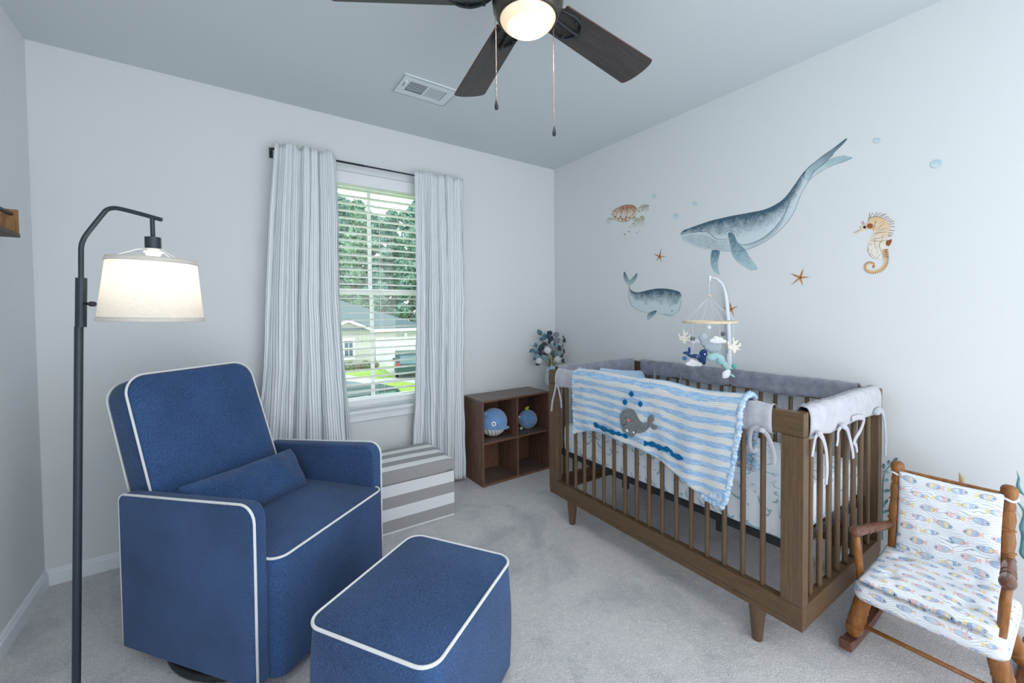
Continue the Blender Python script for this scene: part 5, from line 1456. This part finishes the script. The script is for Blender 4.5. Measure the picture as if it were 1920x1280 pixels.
d.line([(175, 300), (190, 225), (250, 172), (340, 127), (430, 100), (520, 94), (590, 108), (650, 160), (655, 190), (635, 290)], 9, M_br)
d.line([(190, 330), (260, 385), (330, 408), (400, 415), (470, 405), (530, 360), (630, 300)], 9, M_rb)
for a in ([(250, 350), (270, 250), (330, 170)], [(330, 370), (360, 260), (390, 170), (400, 130)], [(440, 360), (460, 260), (490, 180)], [(530, 320), (600, 240), (560, 140)], [(230, 330), (300, 345), (420, 350), (520, 320), (600, 270)], [(340, 170), (420, 150), (520, 150), (600, 150)]): d.line(a, 7, M_br)
for c_, r_ in (((240, 320), 20), ((300, 365), 16), ((380, 375), 20), ((440, 380), 22), ((510, 345), 16), ((205, 280), 14), ((345, 320), 18), ((450, 330), 18)): d.dot(c_, r_, r_*.7, M_rb, 20)
for c_, r_ in (((90, 425), 8), ((120, 437), 9), ((145, 408), 8), ((100, 385), 6), ((700, 220), 12), ((690, 190), 8), ((760, 180), 11), ((840, 120), 8), ((875, 110), 9), ((590, 440), 12), ((610, 395), 9), ((505, 605), 13), ((420, 655), 14), ((530, 520), 8), ((775, 360), 8), ((660, 625), 10), ((700, 585), 7)): d.dot(c_, r_, r_*.8, M_br)
d.dot((797, 148), 12, 10, M_dk); d.done()
S1 = watercolour('starfish_wash', '#c07a4a', '#e6d09a', .0, .9, 90, 1.2)
def star(ox, oy, sc, c, tips, lab):
    d = Dec('starfish_decal', lab, ox, oy, sc); pts = []
    n = len(tips)
    for i, t in enumerate(tips):
        pts.append(t); nx = tips[(i+1) % n]; mdx, mdy = (t[0]+nx[0])/2, (t[1]+nx[1])/2
        pts.append((c[0]+(mdx-c[0])*.30, c[1]+(mdy-c[1])*.30))
    d.poly(pts, S1, 0)
    L_ = sqrt((tips[0][0]-c[0])**2+(tips[0][1]-c[1])**2)
    for t in tips: d.line([c, ((c[0]+t[0])/2, (c[1]+t[1])/2), t], L_*.05, M_br, 3)
    d.dot(c, L_*.14, L_*.14, M_rb); d.done()
star(1130, 375, 10.238, (1095, 1088), [(1120, 935), (1215, 1080), (1135, 1197), (1018, 1170), (982, 1028)], 'small tan starfish sticker above the sperm whale tail')
star(1260, 240, 3.5556, (855, 997), [(877, 935), (915, 992), (872, 1048), (794, 1045), (788, 968)], 'orange starfish sticker below the humpback whale, right of its flipper')
star(1240, 500, 5.8167, (762, 462), [(836, 428), (792, 542), (722, 530), (672, 446), (748, 388)], 'orange starfish sticker half hidden behind the mobile arm')
H1 = watercolour('seahorse_wash', '#e0c08f', '#ebe7dc', .0, .8, 60, 1.2)
d = Dec('seahorse_decal', 'orange and cream seahorse sticker with curled tail on the right of the wall', 1590, 380, 8.533)
d.poly([(600, 600), (660, 596), (700, 578), (700, 615), (690, 650), (655, 695), (610, 680)], M_rb, 1)
d.poly([(85, 470), (130, 460), (190, 420), (200, 385), (240, 340), (300, 330), (330, 290), (350, 250), (430, 225), (520, 235), (590, 270), (650, 330), (665, 400), (655, 480), (635, 560), (600, 640), (590, 720), (600, 760), (560, 800), (540, 870), (555, 905), (500, 900), (400, 880), (340, 820), (320, 740), (340, 640), (370, 570), (410, 490), (400, 440), (330, 425), (230, 450), (150, 480), (95, 500)], H1, 2)
tailc = [(585, 740), (605, 830), (610, 920), (595, 990), (545, 1055), (470, 1095), (385, 1108), (310, 1085), (278, 1035), (290, 990), (330, 965), (380, 965), (415, 990), (420, 1025), (395, 1045)]
tw = [70, 62, 54, 50, 46, 42, 40, 38, 36, 34, 32, 30, 28, 24, 18]
C_ = curve([(a, b, 0) for a, b in tailc], 5); A_, B_2 = [], []
for i, c_ in enumerate(C_):
    t = (C_[min(len(C_)-1, i+1)]-C_[max(0, i-1)]).normalized(); nn = Vector((-t.y, t.x, 0)); w_ = tw[min(14, int(i/5))]*.62
    A_.append((c_.x+nn.x*w_, c_.y+nn.y*w_)); B_2.append((c_.x-nn.x*w_, c_.y-nn.y*w_))
d.lay += 1
for i in range(len(C_)-1):
    f = d.bm.faces.new([d.bm.verts.new(d.P(q)) for q in (A_[i], A_[i+1], B_2[i+1], B_2[i])]); f.material_index = d.mi(H1)
for i in range(1, len(C_), 2):
    o_ = B_2[i] if i < 60 else A_[i]
    c_ = C_[i]; d.line([(c_.x, c_.y), o_, (o_[0]+(o_[0]-c_.x)*.35, o_[1]+(o_[1]-c_.y)*.35)], 8, M_br, 2, False)
for a in (((330, 290), (350, 160)), ((350, 250), (400, 155)), ((400, 230), (470, 150)), ((440, 225), (530, 160)), ((490, 230), (575, 180)), ((530, 235), (615, 175)), ((570, 250), (650, 215)), ((600, 275), (665, 245)), ((630, 300), (700, 268)), ((650, 320), (745, 292)), ((660, 350), (740, 335)), ((665, 385), (750, 385)), ((662, 440), (745, 448)), ((650, 480), (725, 487)), ((640, 520), (715, 520)), ((640, 540), (690, 543)), ((245, 350), (210, 300)), ((258, 340), (245, 290)), ((200, 400), (185, 385))):
    d.line([a[0], ((a[0][0]+a[1][0])/2, (a[0][1]+a[1][1])/2-4), a[1]], 7, M_br, 3, False)
for a in ([(400, 540), (450, 500), (520, 470)], [(385, 580), (450, 575), (520, 560), (600, 545)], [(360, 610), (450, 612), (530, 615), (610, 600)], [(430, 440), (500, 400), (560, 330)], [(460, 450), (540, 430), (640, 400)], [(410, 490), (480, 480), (560, 470), (650, 470)], [(440, 540), (430, 620), (430, 690), (480, 780)], [(560, 520), (540, 600), (500, 680), (540, 800), (550, 890)], [(440, 300), (420, 380), (400, 440)], [(340, 640), (318, 740), (340, 820), (400, 880), (500, 900)], [(320, 300), (350, 250), (430, 225), (520, 235), (600, 275)], [(200, 420), (130, 465), (90, 480)]): d.line(a, 5.5, M_br)
for k in range(6): d.line([(545+k*4, 760+k*24), (600, 755+k*22), (640+k*4, 770+k*24)], 8, M_br)
d.dot((352, 370), 50, 42, M_rb); d.dot((455, 330), 20, 42, T1); d.dot((265, 390), 24, 22, M_dk)
for c_ in ((370, 665), (380, 770), (365, 810), (390, 835), (430, 858), (460, 800), (500, 845), (475, 872), (335, 750)): d.dot(c_, 7, 7, M_br)
d.done()
BB = watercolour('bubble_wash', '#b3d1db', '#d3e4ea', .1, .9, 120, .8); BR = plain('bubble_rim', '#bfd8e0', .8)
for (u, v, rx, ry, lab) in ((1226.5, 368, 3.8, 4.6, 'tiny blue bubble sticker beside the turtle head'), (1302.5, 381.5, 4.3, 4.8, 'small blue bubble sticker nearest the humpback whale back'), (1267.5, 405.3, 5, 5.6, 'blue bubble sticker in front of the humpback whale snout'), (1644, 263, 7, 5.2, 'pale bubble sticker right of the whale tail fluke'), (1755.5, 307, 11.5, 8, 'largest pale bubble sticker, at the far right of the wall')):
    d = Dec('bubble_decal', lab); d.dot((u, v), rx, ry, BR, -18, 24); d.dot((u, v), rx*.78, ry*.78, BB, -18, 24); d.dot((u+rx*.2, v-ry*.2), rx*.25, ry*.25, WP); d.done()
G1 = watercolour('teal_leaf_wash', '#3f7480', '#8db9c2', .1, .9, 40, .9); G2 = watercolour('ochre_leaf_wash', '#a98a4a', '#d9cfae', .1, .9, 60, 1.); G3 = watercolour('pale_teal_wash', '#7eaab6', '#b6d2da', .1, .9, 40, .9)
d = Dec('seaweed_decal', 'teal round leaved seaweed sticker between the crib and rocking chair', 1640, 840, 5.817)
d.line([(85, 1000), (82, 800), (88, 600), (88, 420), (98, 320), (120, 250), (165, 195), (205, 150)], 14, G3, 5, False)
for c_, rx, ry, an in (((224, 130), 34, 17, -42), ((153, 155), 15, 26, 5), ((100, 198), 16, 30, 0), ((125, 350), 28, 18, -8), ((135, 465), 32, 18, -8), ((122, 262), 38, 18, 12), ((130, 690), 45, 14, -20), ((120, 600), 50, 12, -60), ((60, 540), 26, 15, 15)):
    d.lay = 9; d.dot(c_, rx, ry, G1 if c_[1] < 200 or c_[1] > 440 else G3, an)
d.line([(100, 310), (88, 430), (88, 660)], 4, M_line, 5)
d.done()
d = Dec('kelp_decal', 'ochre kelp blade sticker showing above the rocking chair back', 1780, 860, 6.4)
d.strip([(116, 160), (120, 260), (132, 330), (180, 420), (250, 478), (330, 498)], [(118, 158), (176, 235), (184, 320), (198, 392), (262, 440), (334, 494)], G2, 6, 40)
d.line([(150, 260), (175, 340), (240, 430), (330, 492)], 4, M_br); d.line([(180, 335), (250, 410), (330, 492)], 4, G2); d.done()
d = Dec('kelp_decal', 'dark teal wavy kelp sticker at the right edge of the photo', 1780, 860, 6.4)
d.strip([(806, 140), (822, 220), (800, 330), (838, 400), (900, 445), (960, 520)], [(808, 138), (848, 230), (846, 310), (872, 375), (905, 430), (965, 510)], G1, 6, 40)
d.strip([(795, 503), (850, 575), (882, 650), (860, 740), (838, 820), (862, 920), (850, 1040), (838, 1120), (870, 1180), (930, 1230)], [(800, 500), (870, 560), (925, 640), (930, 740), (920, 820), (935, 930), (930, 1040), (920, 1120), (935, 1160), (960, 1200)], G1, 6, 60)
d.line([(780, 600), (830, 660), (880, 740)], 5, G3); d.done()

# ------------------------------------------------------------------ outside the window
KO = 1.3
def OW(u, v, y=24.):
    p = at(u, v, y=y); return CAMP+(p-CAMP)*KO
GZ = CAMP.z+(-2.25-CAMP.z)*KO
HY = OW(700, 600).y
M_side = Mat('beige_board_siding', .8); _x, _y, _z = M_side.xyz(M_side.coord()); _b = ((_x*3.2).fract() < .08); M_side.color(M_side.mix(hx('#cfcfc6'), hx('#a9aaa2'), _b)); M_side = M_side.m
M_lap = Mat('beige_lap_siding', .8); _x, _y, _z = M_lap.xyz(M_lap.coord()); _b = ((_z*4.5).fract() < .12); M_lap.color(M_lap.mix(hx('#d4d2c8'), hx('#a5a59b'), _b)); M_lap = M_lap.m
M_roof = Mat('grey_shingle', .95, 0, .05); _n = M_roof.noise(M_roof.coord('Object', (1, 1, 3)), 5, 4, .7); M_roof.color(M_roof.mix(hx('#596c70'), hx('#7b8c8f'), _n)); M_roof = M_roof.m
M_ht = plain('white_house_trim', '#f2f5f4', .6, var=.01, scale=1); M_wg = plain('dark_window_glass', '#3c5f75', .2, var=.1, scale=1, spec=.6)
house = empty('neighbour_house', (OW(700, 600).x, HY, GZ), 0, 'beige house with grey roof and white garage door seen through the window', 'house')
HO = Vector(house.location)
def hp(u, v, dy=0.): p = OW(u, v); return Vector((p.x-HO.x, dy, p.z-HO.z))
ax0, ax1 = hp(600, 617).x, hp(800, 617).x
ev = hp(701, 619).z
def hb(nm, x0, x1, y0, y1, z0, z1, mt2, par=None): 
    return mk(nm, box(x0, x1, y0, y1, z0, z1), mt2, par or house, smooth=False)
hb('wall', ax0, ax1, 0, 9, 0, ev, M_side)
lz = hp(680, 654).z
hb('wall', ax0-.03, hp(702, 650).x, -.06, 0, 0, lz, M_lap); hb('belt_trim', ax0-.05, hp(702, 650).x, -.12, 0, lz-.05, lz+.16, M_ht)
gx0, gx1 = hp(708.5, 640).x, hp(800, 640).x; gz1 = hp(740, 637).z
gd = hb('garage_door', gx0, gx1, -.10, 0, 0, gz1, M_ht)
for k in range(1, 4): hb('panel_groove', gx0+.05, gx1, -.115, -.10, gz1*k/4-.012, gz1*k/4+.012, plain('groove_grey', '#b9c2c4') if k == 1 else D.materials['groove_grey'], gd)
hb('garage_trim', gx0-.22, gx1, -.16, -.0, gz1, gz1+.24, M_ht); hb('garage_trim', gx0-.22, gx0, -.16, 0, 0, gz1, M_ht)
lt = hb('wall_lantern', hp(759, 630).x-.1, hp(759, 630).x+.1, -.3, 0, gz1+.25, gz1+.6, M_ht)
# gable
ga, gl_, gr_ = hp(651, 600), hp(601, 618), hp(701, 619)
b = bmesh.new(); prism(b, [Vector((gl_.x, -.02, ev)), Vector((gr_.x, -.02, ev)), Vector((ga.x, -.02, ga.z-.1))], (0, 3, 0)); mk('gable_wall', b, M_side, house, smooth=False)
b = bmesh.new()
for s_, e_ in ((ga, gr_), (ga, gl_)):
    q = [Vector((s_.x, -.35, s_.z+.08)), Vector((e_.x, -.35, ev+.08)), Vector((e_.x, -.35, ev-.14)), Vector((s_.x, -.35, s_.z-.16))]
    prism(b, q, (0, .12, 0))
mk('gable_trim', b, M_ht, house, smooth=False)
b = bmesh.new()
for e_ in (gr_, gl_):
    q = [Vector((ga.x, -.36, ga.z+.09)), Vector((e_.x, -.36, ev+.09)), Vector((e_.x, 3.2, ev+.09)), Vector((ga.x, 5.5, ga.z+.09))]
    prism(b, q, (0, 0, .08))
mk('gable_roof', b, M_roof, house, smooth=False)
rz = hp(655, 573).z; rR = hp(776, 603); lx = hp(610, 600).x
b = bmesh.new(); rg0, rg1 = Vector((hp(640, 573).x*1.1, 4.5, hp(655, 571).z+.45)), Vector((hp(668, 573).x*1.1, 4.5, hp(655, 571).z+.45))
q = [Vector((ax0-.5, -.4, ev+.05)), Vector((ax1+.5, -.4, ev+.05)), Vector((ax1+.5, 9.4, ev+.05)), Vector((ax0-.5, 9.4, ev+.05))]
V_ = [b.verts.new(p) for p in q+[rg0, rg1]]
for f in ((0, 1, 5, 4), (1, 2, 5), (2, 3, 4, 5), (3, 0, 4), (3, 2, 1, 0)): b.faces.new([V_[i] for i in f])
mk('roof', b, M_roof, house, smooth=False)
hb('fascia', gr_.x-.1, ax1+.5, -.46, -.38, ev-.14, ev+.1, M_ht)
w0, w1 = hp(645, 639), hp(660.5, 669)
wd = hb('window', w0.x-.25, w1.x+.2, -.17, -.06, w1.z-.2, w0.z+.25, M_ht)
wmz = (w0.z+w1.z)/2
hb('pane', w0.x, w1.x, -.19, -.16, wmz+.12, w0.z, M_wg, wd); hb('pane', w0.x, w1.x, -.19, -.16, w1.z, wmz-.06, M_wg, wd)
hb('glazing_bar', (w0.x+w1.x)/2-.02, (w0.x+w1.x)/2+.02, -.21, -.18, w1.z, w0.z, M_ht, wd)
# ground
M_grass = Mat('lawn_grass', .95, 0, .05); _n = M_grass.noise(M_grass.coord(), 3, 5, .7); M_grass.color(M_grass.mix(hx('#7fa845'), hx('#b3d069'), _n.ramp(.3, .7))); M_grass = M_grass.m
M_conc = plain('pale_concrete', '#c9cdca', .9, var=.05, scale=2); M_asph = plain('grey_asphalt', '#7b8a93', .9, var=.1, scale=3); M_mulch = plain('brown_mulch', '#6b5f4c', .95, var=.2, scale=4)
mk('lawn', box(-30, 50, 2, 90, GZ-.3, GZ), M_grass, smooth=False)['kind'] = 'structure'
def gpt(u, v, z=None): z = GZ if z is None else z; return at(u, v, z=z)
def slab(nm, pts, h, mt2):
    b = bmesh.new(); prism(b, [Vector((p.x, p.y, GZ+.001)) for p in pts], (0, 0, h)); bmesh.ops.recalc_face_normals(b, faces=b.faces); o = mk(nm, b, mt2, smooth=False); o['kind'] = 'structure'; return o
slab('driveway', [gpt(716, 689), gpt(790, 686), gpt(800, 722), gpt(755, 715)], .02, M_conc)
slab('sidewalk', [gpt(620, 704), gpt(655, 704), gpt(700, 712), gpt(790, 702), gpt(790, 710), gpt(704, 722), gpt(650, 714), gpt(620, 714)], .03, M_conc)
slab('street', [gpt(560, 716), gpt(650, 712), gpt(695, 722), gpt(702, 745), gpt(700, 800), gpt(560, 800)], .015, M_asph)
M_bush = plain('bush_leaf', '#7d9a55', .9, var=.35, scale=8); M_bush2 = plain('olive_bush_leaf', '#9a9560', .9, var=.35, scale=8)
rb2 = random.Random(2)
def leafball(b, c, r, n, ls, rnd):
    for i in range(n):
        z = rnd.uniform(-1, 1); a = rnd.uniform(0, 2*pi); q = sqrt(1-z*z); k = rnd.uniform(.55, 1.05)
        p = Vector(c)+Vector((q*cos(a)*r[0], q*sin(a)*r[1], z*r[2]))*k
        d1 = Vector((rnd.uniform(-1, 1), rnd.uniform(-1, 1), rnd.uniform(-1, 1))).normalized()*ls; d2 = d1.cross(Vector((rnd.uniform(-1, 1), rnd.uniform(-1, 1), rnd.uniform(-1, 1)))).normalized()*ls*.6
        b.faces.new([b.verts.new(p+w) for w in (d1, d2, -d1, -d2)])
for i, (u, r) in enumerate(((649, .38), (664, .34), (679, .38), (694, .36))):
    p = OW(u, 680); b = bmesh.new(); leafball(b, (0, 0, r*.9), (r*1.1, r, r), 380, .09, rb2); tube(b, [(0, 0, 0), (0, 0, r)], .04, 6)
    o = mk('garden_shrub', b, (M_bush, M_bush2)[i % 2], smooth=False, loc=(p.x, HY-1.0, GZ))
    tag(o, 'small garden shrub in the bed below the neighbour house wall', 'shrub', 'shrubs along the house across the street')
# cars
M_carb = plain('dark_green_car_paint', '#38575c', .25, .2, var=.03, scale=1, spec=.6); M_glass = plain('car_window_tint', '#6d8f99', .15, var=.1, scale=1, spec=.6); M_tyre = plain('tyre_rubber', '#23272a', .8); M_red = plain('red_tail_lamp', '#d0453f', .3); M_hub = plain('alloy_wheel', '#c5ccd0', .3, .5)
def car(loc, rz, lab, suv=True):
    c = empty('parked_car', loc, rz, lab, 'car'); L_, Wd, Hh = 4.7, 1.85, (1.75 if suv else 1.45)
    side = [(-2.3, .35), (-2.35, .75), (-2.3, 1.0), (-2.1, Hh-.12), (-1.9, Hh), (.1, Hh), (.95, 1.05), (2.1, .92), (2.35, .7), (2.33, .35), (1.8, .28), (-1.8, .28)]
    b = bmesh.new(); prism(b, [Vector((x, -Wd/2, z)) for x, z in side], (0, Wd, 0)); bmesh.ops.recalc_face_normals(b, faces=b.faces); mk('body', b, M_carb, c, bevel=.09, seg=3)
    for s in (-1, 1):
        b = bmesh.new(); y = s*(Wd/2+.004)
        prism(b, [Vector((x, y, z)) for x, z in ((-1.95, 1.05), (-1.85, Hh-.14), (-.75, Hh-.12), (-.75, 1.05))], (0, s*.01, 0)); prism(b, [Vector((x, y, z)) for x, z in ((-.65, 1.05), (-.65, Hh-.12), (.0, Hh-.14), (.72, 1.05))], (0, s*.01, 0)); bmesh.ops.recalc_face_normals(b, faces=b.faces); mk('side_window', b, M_glass, c, smooth=False)
        mk('door_mirror', box(.55, .70, s*(Wd/2+.02)-.06, s*(Wd/2+.02)+.06+.08*s, 1.02, 1.16), M_carb, c, bevel=.03)
        mk('tail_lamp', box(-2.37, -2.25, s*.78-.1, s*.78+.1, .85, 1.12), M_red, c, bevel=.02)
    b = bmesh.new(); prism(b, [Vector((-2.33, -.68, 1.03)), Vector((-2.33, .68, 1.03)), Vector((-2.13, .62, Hh-.18)), Vector((-2.13, -.62, Hh-.18))], (-.02, 0, 0)); bmesh.ops.recalc_face_normals(b, faces=b.faces); mk('rear_window', b, M_glass, c, smooth=False)
    b = bmesh.new(); prism(b, [Vector((.98, -.7, 1.08)), Vector((.98, .7, 1.08)), Vector((.2, .62, Hh-.05)), Vector((.2, -.62, Hh-.05))], (.03, 0, .03)); bmesh.ops.recalc_face_normals(b, faces=b.faces); mk('windscreen', b, M_glass, c, smooth=False)
    for x in (-1.45, 1.45):
        for s in (-1, 1):
            b = bmesh.new(); turned(b, (x, s*(Wd/2-.2), .34), (x, s*(Wd/2+.02), .34), [(0, .3), (.1, .34), (.9, .34), (1, .31)], 24); w = mk('wheel', b, M_tyre, c, auto=40)
            b = bmesh.new(); turned(b, (x, s*(Wd/2+.015), .34), (x, s*(Wd/2+.03), .34), [(0, .2), (1, .19)], 16); mk('hub_cap', b, M_hub, w, auto=40)
    return c
cp = gpt(757, 702); car((cp.x+.35, cp.y, GZ+.021), radians(72), 'dark green car parked on the driveway before the white garage door')
cp2 = at(662, 742, z=GZ+1.2); car((cp2.x-.5, cp2.y-.1, GZ+.016), radians(195), 'dark car on the street, its roof at the lower left of the window', False)
# trees
M_tl = Mat('pine_foliage', .95, 0, .05); _n = M_tl.noise(M_tl.coord(), .9, 4, .7); M_tl.color(M_tl.mix(hx('#5c8c7e'), hx('#b9d4c8'), _n.ramp(.3, .7))); M_tl = M_tl.m
M_tl2 = Mat('bright_tree_foliage', .95, 0, .05); _n = M_tl2.noise(M_tl2.coord(), .9, 4, .7); M_tl2.color(M_tl2.mix(hx('#6c9880'), hx('#c0d8be'), _n.ramp(.3, .7))); M_tl2 = M_tl2.m
M_bark = plain('pine_bark', '#7b7069', .95, var=.2, scale=6)
rt = random.Random(21)
def tree_mesh(h, w, n, seed):
    r_ = random.Random(seed); bl_ = []; b = bmesh.new()
    for k in range(26):
        z = h*(.16+.80*(k/25)); rad = w*(1-.5*abs((k/25)-.35))*r_.uniform(.5, 1); a = r_.uniform(0, 6.28); s = w*r_.uniform(.28, .46)
        leafball(b, (cos(a)*rad*.62, sin(a)*rad*.62, z), (s, s, s*.8), n, .24, r_)
    return b
tm = []
for i in range(3):
    b = tree_mesh(17, 2.15, 330, 30+i); me = D.meshes.new('crown'); b.to_mesh(me); b.free(); me.materials.append(M_tl if i != 1 else M_tl2); tm.append(me)
b = bmesh.new(); tube(b, [(0, 0, 0), (.1, .05, 6), (0, 0, 16)], [.26, .2, .06], 8); tme = D.meshes.new('trunk'); b.to_mesh(tme); b.free(); tme.materials.append(M_bark)
def tree(loc, hs, i, lab):
    t = empty('tree', loc, rt.uniform(0, 6), lab, 'tree', 'trees behind the neighbour house'); t.scale = (1, 1, hs)
    for nm, me in (('crown', tm[i]), ('trunk', tme)):
        o = D.objects.new(nm, me); COL.objects.link(o); o.parent = t
for j, (u, dist, top) in enumerate(((612, 50, 376), (665, 50, 372), (718, 50, 405), (771, 50, 388), (824, 50, 380), (590, 57, 370), (636, 58, 360), (686, 59, 395), (738, 60, 396), (790, 60, 372), (612, 67, 380), (656, 68, 384), (700, 69, 400), (745, 70, 392), (790, 70, 380), (556, 50, 380), (500, 51, 372), (444, 52, 378), (540, 59, 376), (490, 60, 380), (380, 54, 376), (420, 62, 372), (880, 52, 385), (845, 62, 380))):
    p = at(u, 570, d=dist); tp = at(u, top, d=dist).z; tree((p.x, p.y, GZ), (tp-GZ)/17.2, j % 3, 'tall green tree in the row standing behind the neighbour house')
